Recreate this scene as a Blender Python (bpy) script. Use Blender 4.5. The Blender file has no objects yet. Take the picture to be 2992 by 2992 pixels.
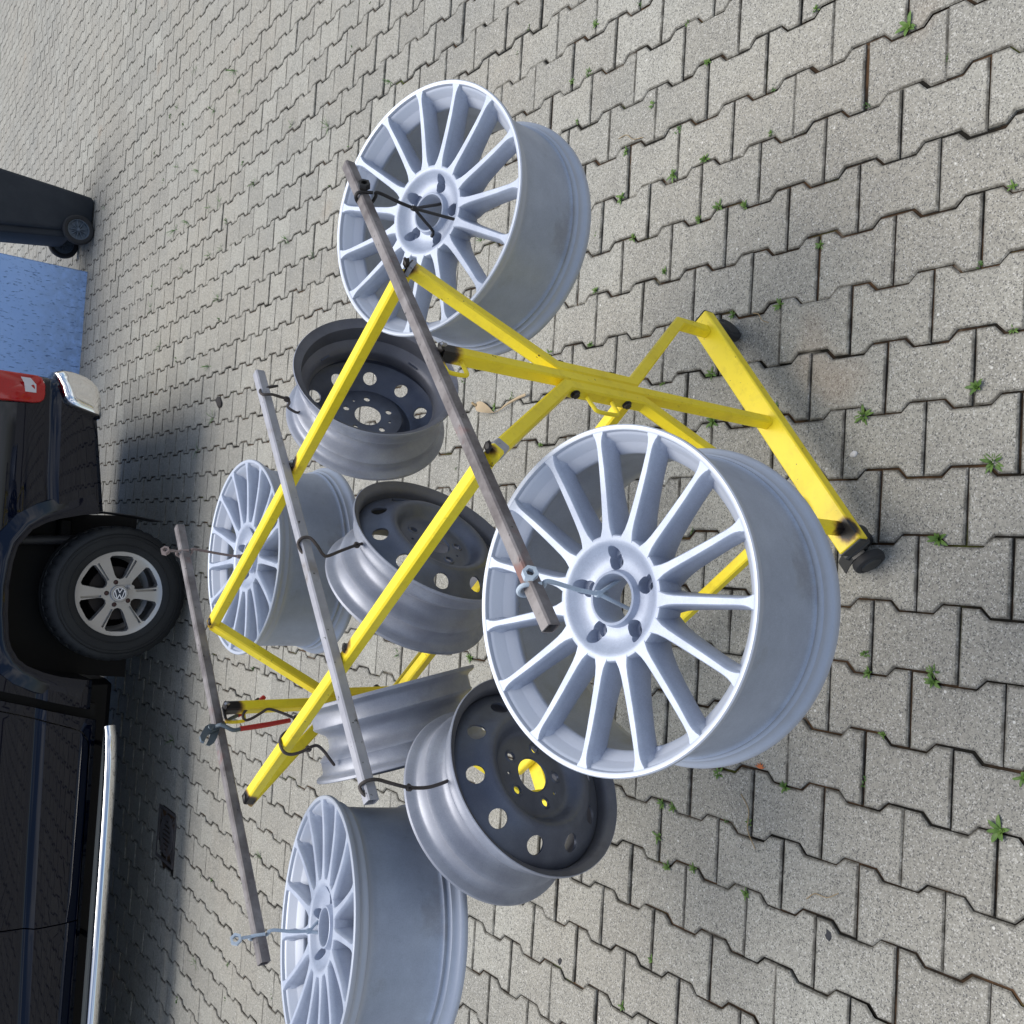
import bpy, bmesh, math, random
import numpy as np
from mathutils import Vector, Matrix

random.seed(7); rng = np.random.default_rng(7)
SC = bpy.context.scene
COL = SC.collection
R = math.radians
UP_ = Vector((0, 0, 1))

# ------------------------------------------------------------------ camera
F_PX = 2826.8
pitch, yaw, roll = R(37.186), R(3.599), R(-5.764)
CAM = Vector((.3388, -1.5333, 1.9646))
fw = Vector((math.sin(yaw)*math.cos(pitch), math.cos(yaw)*math.cos(pitch), -math.sin(pitch)))
rt = Vector((math.cos(yaw), -math.sin(yaw), 0)); dn = fw.cross(rt)
r2 = math.cos(roll)*rt + math.sin(roll)*dn
d2 = -math.sin(roll)*rt + math.cos(roll)*dn
cam = bpy.data.cameras.new('camera'); camo = bpy.data.objects.new('camera', cam); COL.objects.link(camo)
cam.sensor_width = 36; cam.lens = 36*F_PX/2992; cam.clip_start = .05; cam.clip_end = 500
M = Matrix.Identity(4)
for i in range(3):
    M[i][0] = d2[i]; M[i][1] = r2[i]; M[i][2] = -fw[i]; M[i][3] = CAM[i]
camo.matrix_world = M
SC.camera = camo
SC.render.resolution_x = SC.render.resolution_y = 1024

# ------------------------------------------------------------------ light
SUN_EL, SUN_AZ = R(73), R(3)            # azimuth measured from +Y (behind the car) towards +X
SKY_STRENGTH, SUN_STRENGTH, SUN_ANGLE, EXPOSURE = .122, 3.05, R(44), .27
w = bpy.data.worlds.new('World'); SC.world = w; w.use_nodes = True
nt = w.node_tree; nt.nodes.clear()
wo = nt.nodes.new('ShaderNodeOutputWorld'); bg = nt.nodes.new('ShaderNodeBackground')
sky = nt.nodes.new('ShaderNodeTexSky'); sky.sky_type = 'NISHITA'; sky.sun_disc = False
sky.sun_elevation = SUN_EL; sky.sun_rotation = SUN_AZ
sky.air_density = 1.0; sky.dust_density = 1.2; sky.ozone_density = 1.6
# thin broken cloud over the sky
tc = nt.nodes.new('ShaderNodeTexCoord'); mp = nt.nodes.new('ShaderNodeMapping'); mp.inputs['Scale'].default_value = (1, 1, 2.4)
no = nt.nodes.new('ShaderNodeTexNoise'); no.inputs['Scale'].default_value = 2.6; no.inputs['Detail'].default_value = 7; no.inputs['Roughness'].default_value = .55
cr = nt.nodes.new('ShaderNodeValToRGB'); cr.color_ramp.elements[0].position = .47; cr.color_ramp.elements[1].position = .64
mx = nt.nodes.new('ShaderNodeMix'); mx.data_type = 'RGBA'
mx.inputs[7].default_value = (7.2, 7.5, 8.0, 1)
nt.links.new(tc.outputs['Generated'], mp.inputs[0]); nt.links.new(mp.outputs[0], no.inputs['Vector'])
nt.links.new(no.outputs['Fac'], cr.inputs[0]); nt.links.new(cr.outputs[0], mx.inputs[0])
nt.links.new(sky.outputs[0], mx.inputs[6]); nt.links.new(mx.outputs[2], bg.inputs[0])
bg.inputs[1].default_value = SKY_STRENGTH; nt.links.new(bg.outputs[0], wo.inputs[0])
sl = bpy.data.lights.new('sun', 'SUN'); so = bpy.data.objects.new('sun', sl); COL.objects.link(so)
sl.energy = SUN_STRENGTH; sl.angle = SUN_ANGLE; sl.color = (1, .955, .88)
sd = Vector((math.sin(SUN_AZ)*math.cos(SUN_EL), math.cos(SUN_AZ)*math.cos(SUN_EL), math.sin(SUN_EL)))
so.rotation_euler = sd.to_track_quat('Z', 'Y').to_euler(); so.location = sd*30
SC.view_settings.view_transform = 'Standard'; SC.view_settings.look = 'None'
SC.view_settings.exposure = EXPOSURE; SC.view_settings.gamma = 1; SC.view_settings.use_curve_mapping = False

# ------------------------------------------------------------------ materials
def L(nt, a, b): nt.links.new(a, b)
def mat(name, col, rough=.6, metal=0, coat=0, spec=.5):
    m = bpy.data.materials.new(name); m.use_nodes = True; b = m.node_tree.nodes['Principled BSDF']
    b.inputs['Base Color'].default_value = (*col, 1); b.inputs['Roughness'].default_value = rough
    b.inputs['Metallic'].default_value = metal; b.inputs['Coat Weight'].default_value = coat
    b.inputs['Coat Roughness'].default_value = .04; b.inputs['Specular IOR Level'].default_value = spec
    return m
def noise(nt, scale, detail=4, rough=.5, vec=None, coord='Object'):
    n = nt.nodes.new('ShaderNodeTexNoise'); n.inputs['Scale'].default_value = scale
    n.inputs['Detail'].default_value = detail; n.inputs['Roughness'].default_value = rough
    if vec is None:
        t = nt.nodes.new('ShaderNodeTexCoord'); vec = t.outputs[coord]
    L(nt, vec, n.inputs['Vector']); return n.outputs['Fac']
def ramp(nt, fac, p0, p1, c0=(0, 0, 0, 1), c1=(1, 1, 1, 1)):
    r = nt.nodes.new('ShaderNodeValToRGB'); e = r.color_ramp.elements
    e[0].position, e[1].position = p0, p1; e[0].color, e[1].color = c0, c1
    L(nt, fac, r.inputs[0]); return r.outputs[0]
def mixc(nt, fac, a, b, mode='MIX'):
    m = nt.nodes.new('ShaderNodeMix'); m.data_type = 'RGBA'; m.blend_type = mode
    for s, v in ((0, fac), (6, a), (7, b)):
        if hasattr(v, 'is_linked'): L(nt, v, m.inputs[s])
        elif isinstance(v, (int, float)): m.inputs[s].default_value = v
        else: m.inputs[s].default_value = (*v, 1) if len(v) == 3 else v
    return m.outputs[2]
def bump(nt, h, strength, dist=.002):
    b = nt.nodes.new('ShaderNodeBump'); b.inputs['Strength'].default_value = strength; b.inputs['Distance'].default_value = dist
    L(nt, h, b.inputs['Height']); return b.outputs[0]
def math_(nt, op, a, b=0):
    m = nt.nodes.new('ShaderNodeMath'); m.operation = op
    for i, v in enumerate((a, b)):
        if hasattr(v, 'is_linked'): L(nt, v, m.inputs[i])
        else: m.inputs[i].default_value = v
    return m.outputs[0]
def worldpos(nt):
    g = nt.nodes.new('ShaderNodeNewGeometry'); return g.outputs['Position']

def concrete_paver():
    m = mat('concrete_paver', (.3, .3, .28), .9, spec=.25); nt = m.node_tree; b = nt.nodes['Principled BSDF']
    P = worldpos(nt)
    grain = nt.nodes.new('ShaderNodeTexVoronoi'); grain.inputs['Scale'].default_value = 400; L(nt, P, grain.inputs['Vector'])
    sep = nt.nodes.new('ShaderNodeSeparateColor'); L(nt, grain.outputs['Color'], sep.inputs[0])
    g = sep.outputs[0]
    darkg = ramp(nt, g, .0, 1.0)
    n2 = noise(nt, 120, 3, .7, P)
    big = noise(nt, 1.1, 5, .6, P); med = noise(nt, 9, 4, .6, P); pat = noise(nt, .45, 3, .5, P)
    at = nt.nodes.new('ShaderNodeAttribute'); at.attribute_name = 'tone'
    base = mixc(nt, at.outputs['Fac'], (.245, .240, .214), (.345, .340, .302))
    base = mixc(nt, ramp(nt, big, .35, .7), base, (.300, .282, .240))
    base = mixc(nt, math_(nt, 'MULTIPLY', ramp(nt, med, .45, .75), .35), base, (.195, .192, .178))
    base = mixc(nt, math_(nt, 'MULTIPLY', ramp(nt, pat, .5, .68), .45), base, (.222, .214, .192))
    # individual aggregate grains
    dk = ramp(nt, g, .10, .22, (1, 1, 1, 1), (0, 0, 0, 1))
    lt = ramp(nt, g, .86, .94)
    fade = nt.nodes.new('ShaderNodeMath'); fade.operation = 'MULTIPLY'; L(nt, dk, fade.inputs[0]); fade.inputs[1].default_value = .85
    base = mixc(nt, fade.outputs[0], base, (.10, .098, .095))
    f2 = math_(nt, 'MULTIPLY', lt, .6)
    base = mixc(nt, f2, base, (.52, .51, .48))
    fine = ramp(nt, n2, .3, .7, (.80, .80, .80, 1), (1.16, 1.16, 1.16, 1))
    base = mixc(nt, 1.0, base, fine, 'MULTIPLY')
    # rare white pebbles in the mix and rust coloured stains
    v2 = nt.nodes.new('ShaderNodeTexVoronoi'); v2.inputs['Scale'].default_value = 42; L(nt, P, v2.inputs['Vector'])
    s2 = nt.nodes.new('ShaderNodeSeparateColor'); L(nt, v2.outputs['Color'], s2.inputs[0])
    wp = math_(nt, 'MULTIPLY', ramp(nt, s2.outputs[1], .93, .95), ramp(nt, v2.outputs['Distance'], .10, .16, (1, 1, 1, 1), (0, 0, 0, 1)))
    base = mixc(nt, math_(nt, 'MULTIPLY', wp, .8), base, (.62, .61, .57))
    rs = ramp(nt, noise(nt, 1.7, 2, .5, P), .68, .76)
    base = mixc(nt, math_(nt, 'MULTIPLY', rs, .35), base, (.30, .21, .14))
    oil = ramp(nt, noise(nt, 3.1, 5, .65, P), .66, .74)
    base = mixc(nt, math_(nt, 'MULTIPLY', oil, .25), base, (.11, .108, .105))
    # dirt running along the arrises
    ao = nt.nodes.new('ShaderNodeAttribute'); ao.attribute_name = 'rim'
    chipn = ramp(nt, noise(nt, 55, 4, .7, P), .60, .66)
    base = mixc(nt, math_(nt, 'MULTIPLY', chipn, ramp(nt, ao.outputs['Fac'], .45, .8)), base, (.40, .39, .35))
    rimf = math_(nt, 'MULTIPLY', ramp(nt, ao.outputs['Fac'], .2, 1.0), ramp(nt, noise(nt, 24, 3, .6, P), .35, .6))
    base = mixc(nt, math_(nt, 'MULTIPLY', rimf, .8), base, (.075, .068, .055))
    L(nt, base, b.inputs['Base Color'])
    L(nt, bump(nt, n2, .5, .0015), b.inputs['Normal'])
    return m
def joint_soil():
    m = mat('joint_soil', (.02, .017, .012), 1, spec=.1); nt = m.node_tree; b = nt.nodes['Principled BSDF']
    P = worldpos(nt)
    c = mixc(nt, ramp(nt, noise(nt, 2.6, 5, .7, P), .45, .60), (.014, .013, .011), (.085, .050, .028))
    c = mixc(nt, ramp(nt, noise(nt, 3.7, 5, .7, P), .58, .66), c, (.16, .15, .13))
    c = mixc(nt, ramp(nt, noise(nt, 5, 3, .5, P), .6, .68), c, (.05, .06, .015))
    # beyond the laid stones the sheet carries on in the paving's own grey
    sp = nt.nodes.new('ShaderNodeSeparateXYZ'); L(nt, P, sp.inputs[0])
    far = math_(nt, 'GREATER_THAN', math_(nt, 'MAXIMUM', math_(nt, 'ABSOLUTE', math_(nt, 'SUBTRACT', sp.outputs[0], 2.0)),
                math_(nt, 'ABSOLUTE', math_(nt, 'SUBTRACT', sp.outputs[1], 7.0))), 9.3)
    c = mixc(nt, far, c, (.26, .255, .24))
    L(nt, c, b.inputs['Base Color']); return m
def yellow_paint():
    m = mat('yellow_paint', (.82, .60, .012), .38, spec=.5); nt = m.node_tree; b = nt.nodes['Principled BSDF']
    P = worldpos(nt)
    c = mixc(nt, ramp(nt, noise(nt, 6, 3, .5, P), .3, .7), (.93, .74, .028), (.86, .66, .018))
    chips = math_(nt, 'MULTIPLY', ramp(nt, noise(nt, 70, 4, .65, P), .67, .70), ramp(nt, noise(nt, 8, 3, .6, P), .47, .58))
    c = mixc(nt, chips, c, (.07, .035, .02))
    scuff = ramp(nt, noise(nt, 30, 5, .7, P), .66, .74)
    c = mixc(nt, math_(nt, 'MULTIPLY', scuff, .5), c, (.45, .36, .06))
    c = mixc(nt, math_(nt, 'MULTIPLY', ramp(nt, noise(nt, 22, 6, .75, P), .5, .7), .35), c, (.52, .37, .02))
    TA_ = R(39.5); t_ = Vector((math.cos(TA_), math.sin(TA_), 0)); n_ = Vector((-t_.y, t_.x, 0)); o1 = Vector((.697, -.099, 0)); o2 = o1+n_*1.153-t_*.035
    burns = [(o1+t_*.238+UP_*1.052-n_*.01, .030), (o1+UP_*1.058-n_*.008, .046), (o2+UP_*1.058-n_*.01, .050), (o1-t_*.243+UP_*1.053-n_*.01, .020), (o1-t_*.240+UP_*1.053+n_*.553, .030), (o1+t_*.240+UP_*1.053+n_*.553, .030),
             (o2+t_*.245+UP_*1.053-n_*.01, .022), (o2-t_*.247+UP_*1.053-n_*.012, .034), (o1-t_*.335+UP_*.150-n_*.018, .036)]
    mask = None; nz = math_(nt, 'MULTIPLY', noise(nt, 45, 4, .6, P), .024)
    for c_, r_ in burns:
        vm = nt.nodes.new('ShaderNodeVectorMath'); vm.operation = 'DISTANCE'; L(nt, P, vm.inputs[0]); vm.inputs[1].default_value = tuple(c_)
        q = math_(nt, 'SUBTRACT', r_+.012, math_(nt, 'ADD', vm.outputs['Value'], nz))
        mask = q if mask is None else math_(nt, 'MAXIMUM', mask, q)
    c = mixc(nt, ramp(nt, math_(nt, 'MULTIPLY', mask, 60), .0, .75), c, (.35, .17, .02))
    c = mixc(nt, ramp(nt, math_(nt, 'MULTIPLY', mask, 60), .35, .95), c, (.008, .006, .005))
    L(nt, c, b.inputs['Base Color']); L(nt, bump(nt, noise(nt, 60, 3, .5, P), .25, .001), b.inputs['Normal'])
    return m
def bare_steel(name, c0, c1, c2, rough=.6):
    m = mat(name, c0, rough, .25); nt = m.node_tree; b = nt.nodes['Principled BSDF']
    P = worldpos(nt)
    c = mixc(nt, ramp(nt, noise(nt, 14, 5, .65, P), .35, .62), c0, c1)
    c = mixc(nt, ramp(nt, noise(nt, 9, 4, .6, P), .60, .70), c, c2)
    c = mixc(nt, ramp(nt, noise(nt, 90, 2, .5, P), .68, .74), c, (.04, .035, .035))
    L(nt, c, b.inputs['Base Color']); L(nt, bump(nt, noise(nt, 70, 4, .6, P), .35, .001), b.inputs['Normal'])
    return m
def blasted(name, c0, c1, c2=None, rough=.62, metal=0.0):
    m = mat(name, c0, rough, metal, spec=.35); nt = m.node_tree; b = nt.nodes['Principled BSDF']
    t = nt.nodes.new('ShaderNodeTexCoord'); O = t.outputs['Object']
    c = mixc(nt, ramp(nt, noise(nt, 5, 4, .6, O), .35, .7), c0, c1)
    if c2: c = mixc(nt, math_(nt, 'MULTIPLY', ramp(nt, noise(nt, 9, 4, .6, O), .58, .72), .6), c, c2)
    fine = ramp(nt, noise(nt, 420, 2, .6, O), .3, .7, (.92, .92, .92, 1), (1.06, 1.06, 1.06, 1))
    sm_ = ramp(nt, noise(nt, 14, 5, .7, O), .3, .7, (.86, .86, .88, 1), (1.06, 1.06, 1.05, 1)); c = mixc(nt, 1.0, c, sm_, 'MULTIPLY')
    c = mixc(nt, 1.0, c, fine, 'MULTIPLY')
    L(nt, c, b.inputs['Base Color']); L(nt, bump(nt, noise(nt, 380, 2, .5, O), .18, .0006), b.inputs['Normal'])
    return m
def plaster_blue():
    m = mat('blue_plaster', (.16, .26, .55), .95, spec=.1); nt = m.node_tree; b = nt.nodes['Principled BSDF']
    P = worldpos(nt)
    mpn = nt.nodes.new('ShaderNodeMapping'); mpn.inputs['Scale'].default_value = (1, 1, .30); L(nt, P, mpn.inputs[0])
    gr = noise(nt, 70, 4, .62, mpn.outputs[0])
    groove = ramp(nt, gr, .60, .65)
    c = mixc(nt, ramp(nt, noise(nt, 1.5, 4, .6, P), .3, .7), (.33, .51, .88), (.40, .58, .93))
    sp = nt.nodes.new('ShaderNodeSeparateXYZ'); L(nt, P, sp.inputs[0])
    splash = math_(nt, 'MULTIPLY', ramp(nt, sp.outputs[2], .02, .5, (1, 1, 1, 1), (0, 0, 0, 1)), ramp(nt, noise(nt, 12, 5, .7, P), .35, .6))
    c = mixc(nt, math_(nt, 'MULTIPLY', splash, .45), c, (.13, .16, .24))
    c = mixc(nt, math_(nt, 'MULTIPLY', groove, .75), c, (.12, .20, .42))
    L(nt, c, b.inputs['Base Color'])
    inv = math_(nt, 'SUBTRACT', 1.0, groove)
    L(nt, bump(nt, inv, .8, .004), b.inputs['Normal'])
    return m
MP = concrete_paver(); MS = joint_soil(); MY = yellow_paint(); MB_ = plaster_blue()
MBAR = bare_steel('rusty_tube', (.095, .080, .078), (.24, .22, .215), (.19, .10, .085), .55)
MBAR2 = bare_steel('grey_tube', (.40, .40, .43), (.30, .30, .33), (.24, .22, .21), .5)
MROD = bare_steel('sooty_rod', (.035, .03, .028), (.075, .06, .055), (.05, .03, .02), .6)
MRODB = bare_steel('blackened_rod', (.010, .009, .009), (.02, .018, .017), (.015, .012, .01), .5)
MRODW = blasted('powder_grey_rod', (.50, .57, .64), (.42, .50, .57), (.12, .13, .14))
MWELD = mat('burnt_paint', (.012, .009, .008), .55)
MWB = mat('weld_bead', (.35, .35, .36), .35, .9)
MAL = blasted('blasted_alloy', (.46, .505, .60), (.385, .43, .53), None, .48, .22)
MST = blasted('blasted_steel', (.27, .285, .335), (.38, .40, .455), (.16, .17, .205), .45, .35)
MSTD = blasted('steel_disc_grey', (.10, .112, .150), (.160, .178, .225), (.07, .075, .09), .42, .5)
MSTI = blasted('steel_inside', (.13, .135, .16), (.19, .195, .225), (.06, .062, .07), .45, .4)
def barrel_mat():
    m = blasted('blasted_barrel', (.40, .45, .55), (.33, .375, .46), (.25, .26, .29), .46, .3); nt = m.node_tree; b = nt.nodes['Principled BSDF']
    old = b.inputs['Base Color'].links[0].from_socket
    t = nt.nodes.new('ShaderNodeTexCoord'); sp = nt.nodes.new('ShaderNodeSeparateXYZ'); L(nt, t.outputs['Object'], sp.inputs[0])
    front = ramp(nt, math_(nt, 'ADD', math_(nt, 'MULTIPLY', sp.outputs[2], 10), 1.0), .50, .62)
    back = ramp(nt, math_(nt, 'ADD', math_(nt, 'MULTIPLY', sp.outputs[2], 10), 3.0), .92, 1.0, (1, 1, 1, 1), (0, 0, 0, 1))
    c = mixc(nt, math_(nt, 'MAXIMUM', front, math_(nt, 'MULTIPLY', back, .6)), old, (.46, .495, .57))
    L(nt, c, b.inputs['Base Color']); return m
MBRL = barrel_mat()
MDK = mat('hole_dark', (.02, .02, .02), .9)
MBOLT = mat('dark_bolt', (.06, .055, .05), .45, .7)
MRUB = mat('black_rubber', (.018, .018, .02), .75)
MTYRE = blasted('tyre_rubber', (.008, .0095, .012), (.014, .016, .018))
MPL = mat('black_plastic', (.02, .022, .024), .5)
MCAR = mat('dark_blue_car_paint', (.0008, .0026, .0100), .03, 0, 0, .42)
MTRIM = mat('trim_black', (.004, .004, .005), .5, spec=.2)
MCHR = mat('chrome', (.80, .80, .80), .05, 1)
MSIL = mat('silver_wheel_paint', (.42, .42, .43), .33, .75)
MRED = mat('red_lens', (.36, .002, .004), .08, 0, .4)
MWHL = mat('clear_lens', (.55, .54, .58), .15, 0, 1)
MBIN = blasted('bin_plastic', (.018, .024, .034), (.030, .036, .046))
MBINW = mat('bin_rim_plastic', (.10, .13, .17), .45)
MIRON = bare_steel('cast_iron', (.055, .05, .05), (.09, .08, .08), (.08, .05, .04), .8)
MGLS = mat('tinted_glass', (.01, .012, .014), .05, 0, 0)
MREDH = mat('red_grip', (.40, .02, .015), .45)
MTOOL = mat('tool_steel', (.13, .16, .185), .45, .7)
MHUSK = mat('dry_husk', (.40, .31, .20), .9)
MTWIG = mat('dry_twig', (.30, .22, .12), .9)
MPEB = mat('white_pebble', (.6, .58, .56), .8)
MORL = mat('orange_leaf', (.45, .13, .04), .8)
def leafmat(name, a, b_):
    m = mat(name, a, .55, spec=.4); nt = m.node_tree; b = nt.nodes['Principled BSDF']
    L(nt, mixc(nt, ramp(nt, noise(nt, 60, 3, .5, worldpos(nt)), .3, .7), a, b_), b.inputs['Base Color']); return m
MLEAF = leafmat('weed_leaf', (.055, .12, .020), (.11, .19, .035)); MLEAF2 = leafmat('weed_leaf_dark', (.045, .10, .025), (.08, .16, .035))

# ------------------------------------------------------------------ mesh tools
class MB:
    def __init__(s): s.v = []; s.f = []
    def add(s, vs, fs):
        k = len(s.v); s.v += [tuple(p) for p in vs]; s.f += [tuple(i+k for i in f) for f in fs]; return s
    def box(s, c, sx, sy, sz, ax=None, ch=0.0):
        c = Vector(c); X, Y, Z = ax or (Vector((1, 0, 0)), Vector((0, 1, 0)), Vector((0, 0, 1)))
        hx, hy, hz = sx/2, sy/2, sz/2
        if ch <= 0:
            vs = [c+X*(a*hx)+Y*(b*hy)+Z*(d*hz) for a in (-1, 1) for b in (-1, 1) for d in (-1, 1)]
            return s.add(vs, [(0, 1, 3, 2), (4, 6, 7, 5), (0, 4, 5, 1), (2, 3, 7, 6), (0, 2, 6, 4), (1, 5, 7, 3)])
        sec = chsec(sy, sz, ch)
        rings = []
        for x, g in ((-hx, ch), (-hx+ch, 0), (hx-ch, 0), (hx, ch)):
            ss = chsec(sy-2*g, sz-2*g, ch*.6) if g else sec
            rings.append([c+X*x+Y*a+Z*b for a, b in ss])
        return s.loft(rings, caps=True)
    def loft(s, rings, closed=True, caps=False, loop=False):
        n = len(rings[0]); vs = [p for r in rings for p in r]; fs = []
        m = len(rings)
        for i in range(m if loop else m-1):
            j = (i+1) % m
            for k in range(n if closed else n-1):
                l = (k+1) % n
                fs.append((i*n+k, i*n+l, j*n+l, j*n+k))
        if caps: fs.append(tuple(range(n-1, -1, -1))); fs.append(tuple((m-1)*n+k for k in range(n)))
        return s.add(vs, fs)
    def sqtube(s, pts, wn, wt, nrm, ch=.0035, caps=True):
        """square tube along a polyline in a plane with normal nrm; mitred corners"""
        pts = [Vector(p) for p in pts]; nrm = Vector(nrm).normalized(); rings = []
        for i, p in enumerate(pts):
            a = (p-pts[i-1]).normalized() if i else None
            b = (pts[i+1]-p).normalized() if i < len(pts)-1 else None
            t = (a+b).normalized() if a is not None and b is not None else (a or b)
            N = (nrm - t*nrm.dot(t)).normalized(); S = t.cross(N).normalized()
            k = 1/max(.3, t.dot(b)) if (a is not None and b is not None) else 1
            rings.append([p+N*y+S*(x*k) for x, y in chsec(wt, wn, ch)])
        return s.loft(rings, caps=caps)
    def rod(s, pts, r, seg=8, smooth=3, caps=True, closed=False):
        pts = [Vector(p) for p in pts]
        if smooth and len(pts) > 2: pts = catmull(pts, smooth)
        rings = []; prev = None
        for i, p in enumerate(pts):
            a = pts[max(i-1, 0)]; b = pts[min(i+1, len(pts)-1)]; t = (b-a).normalized()
            if prev is None:
                u = Vector((0, 0, 1)) if abs(t.z) < .9 else Vector((1, 0, 0)); prev = (u-t*u.dot(t)).normalized()
            prev = (prev-t*prev.dot(t)).normalized(); q = t.cross(prev)
            rr = r(i/(len(pts)-1)) if callable(r) else r
            rings.append([p+prev*(rr*math.cos(2*math.pi*k/seg))+q*(rr*math.sin(2*math.pi*k/seg)) for k in range(seg)])
        return s.loft(rings, caps=caps)
    def lathe(s, prof, seg=64, closed=False, o=(0, 0, 0), ax=None, fr=None):
        """profile (r,z) revolved about local z"""
        o = Vector(o); X, Y, Z = ax or (Vector((1, 0, 0)), Vector((0, 1, 0)), Vector((0, 0, 1)))
        rings = []
        for k in range(seg):
            a = 2*math.pi*k/seg; d = X*math.cos(a)+Y*math.sin(a)
            rings.append([o+d*(r*(fr(k, i) if fr else 1))+Z*z for i, (r, z) in enumerate(prof)])
        return s.loft(rings, closed=closed, loop=True)
    def prism(s, poly, z0, z1, o=(0, 0, 0), ax=None, ch=0):
        o = Vector(o); X, Y, Z = ax or (Vector((1, 0, 0)), Vector((0, 1, 0)), Vector((0, 0, 1)))
        return s.loft([[o+X*a+Y*b+Z*z for a, b in poly] for z in (z0, z1)], caps=True)
    def mesh(s, name, angle=32):
        me = bpy.data.meshes.new(name); me.from_pydata(s.v, [], s.f); me.update()
        bm = bmesh.new(); bm.from_mesh(me); bmesh.ops.remove_doubles(bm, verts=bm.verts, dist=1e-6)
        bmesh.ops.recalc_face_normals(bm, faces=bm.faces); bm.to_mesh(me); bm.free()
        if angle: me.shade_smooth(); me.set_sharp_from_angle(angle=R(angle))
        return me
def chsec(w, h, c):
    a, b = w/2, h/2
    return [(-a+c, -b), (a-c, -b), (a, -b+c), (a, b-c), (a-c, b), (-a+c, b), (-a, b-c), (-a, -b+c)]
def catmull(p, n):
    q = [p[0]*2-p[1]]+list(p)+[p[-1]*2-p[-2]]; out = []
    for i in range(1, len(q)-2):
        for k in range(n):
            t = k/n; a, b, c, d = q[i-1], q[i], q[i+1], q[i+2]
            out.append(.5*((2*b)+(c-a)*t+(2*a-5*b+4*c-d)*t*t+(3*b-a-3*c+d)*t**3))
    out.append(p[-1]); return out
def obj(name, me, m=None, parent=None, kind=None):
    if isinstance(me, MB): me = me.mesh(name)
    if m and not me.materials: me.materials.append(m)
    o = bpy.data.objects.new(name, me); COL.objects.link(o)
    if parent: o.parent = parent
    if kind: o['kind'] = kind
    return o
def tag(o, label, cat, group=None):
    o['label'] = label; o['category'] = cat
    if group: o['group'] = group
    return o
def thing(name, label, cat, loc=(0, 0, 0), group=None, mtx=None):
    o = bpy.data.objects.new(name, None); COL.objects.link(o); o.empty_display_size = .1
    if mtx is not None: o.matrix_world = mtx
    else: o.location = loc
    return tag(o, label, cat, group)
def copy_tree(o, parent=None):
    c = o.copy(); COL.objects.link(c)
    if parent: c.parent = parent
    for ch in list(o.children): copy_tree(ch, c)
    return c
def frame_mtx(c, n, ref=None, rot=0):
    n = Vector(n).normalized()
    ref = Vector(ref) if ref else (Vector((1, 0, 0)) if abs(n.z) > .9 else Vector((0, 0, 1)))
    x = (ref-n*ref.dot(n)).normalized(); y = n.cross(x)
    if rot: x, y = x*math.cos(rot)+y*math.sin(rot), -x*math.sin(rot)+y*math.cos(rot)
    m = Matrix.Identity(4)
    for i in range(3): m[i][0], m[i][1], m[i][2], m[i][3] = x[i], y[i], n[i], c[i]
    return m
def boolean(me, cutters, angle=30, name=None):
    """subtract cutter MBs from a mesh, returns a new mesh"""
    a = bpy.data.objects.new('tmp_a', me); COL.objects.link(a); tmp = []
    for c in cutters:
        cm = c.mesh('cut', 0) if isinstance(c, MB) else c
        b = bpy.data.objects.new('tmp_b', cm); COL.objects.link(b); tmp.append(b)
        md = a.modifiers.new('b', 'BOOLEAN'); md.operation = 'DIFFERENCE'; md.solver = 'EXACT'; md.object = b
    dg = bpy.context.evaluated_depsgraph_get(); ev = a.evaluated_get(dg)
    out = bpy.data.meshes.new_from_object(ev); out.name = name or me.name
    for b in tmp: bpy.data.objects.remove(b)
    bpy.data.objects.remove(a)
    out.shade_smooth(); out.set_sharp_from_angle(angle=R(angle))
    return out
def cyl(r, z0, z1, x=0, y=0, seg=24, r2=None):
    r2 = r if r2 is None else r2
    b = MB(); b.loft([[Vector((x+rr*math.cos(2*math.pi*k/seg), y+rr*math.sin(2*math.pi*k/seg), z)) for k in range(seg)] for rr, z in ((r, z0), (r2, z1))], caps=True)
    return b

# ------------------------------------------------------------------ ground and paving
LY, PC, AM = .2, .146, .0104
def gz(x, y):
    d = math.hypot(x+1.40, y-4.25)
    return -.035*math.exp(-(d/1.7)**2) + .004*math.sin(x*1.3+.7)*math.cos(y*1.1) + .0025*math.sin(x*3.1)*math.sin(y*2.7+1)
g = MB(); NX = 70; gv = []; gf = []
xs = np.concatenate([np.linspace(-60, -7.5, 8)[:-1], np.linspace(-7.5, 11.5, 100), np.linspace(11.5, 60, 8)[1:]])
ys = np.concatenate([np.linspace(-40, -2.5, 6)[:-1], np.linspace(-2.5, 16.5, 100), np.linspace(16.5, 80, 8)[1:]])
for y in ys:
    for x in xs: gv.append((x, y, gz(x, y)-.0085))
nx = len(xs)
for j in range(len(ys)-1):
    for i in range(nx-1): gf.append((j*nx+i, j*nx+i+1, (j+1)*nx+i+1, (j+1)*nx+i))
gm = bpy.data.meshes.new('ground'); gm.from_pydata(gv, [], gf); gm.shade_smooth(); gm.materials.append(MS)
ground = bpy.data.objects.new('ground', gm); COL.objects.link(ground); ground['kind'] = 'structure'

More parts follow.
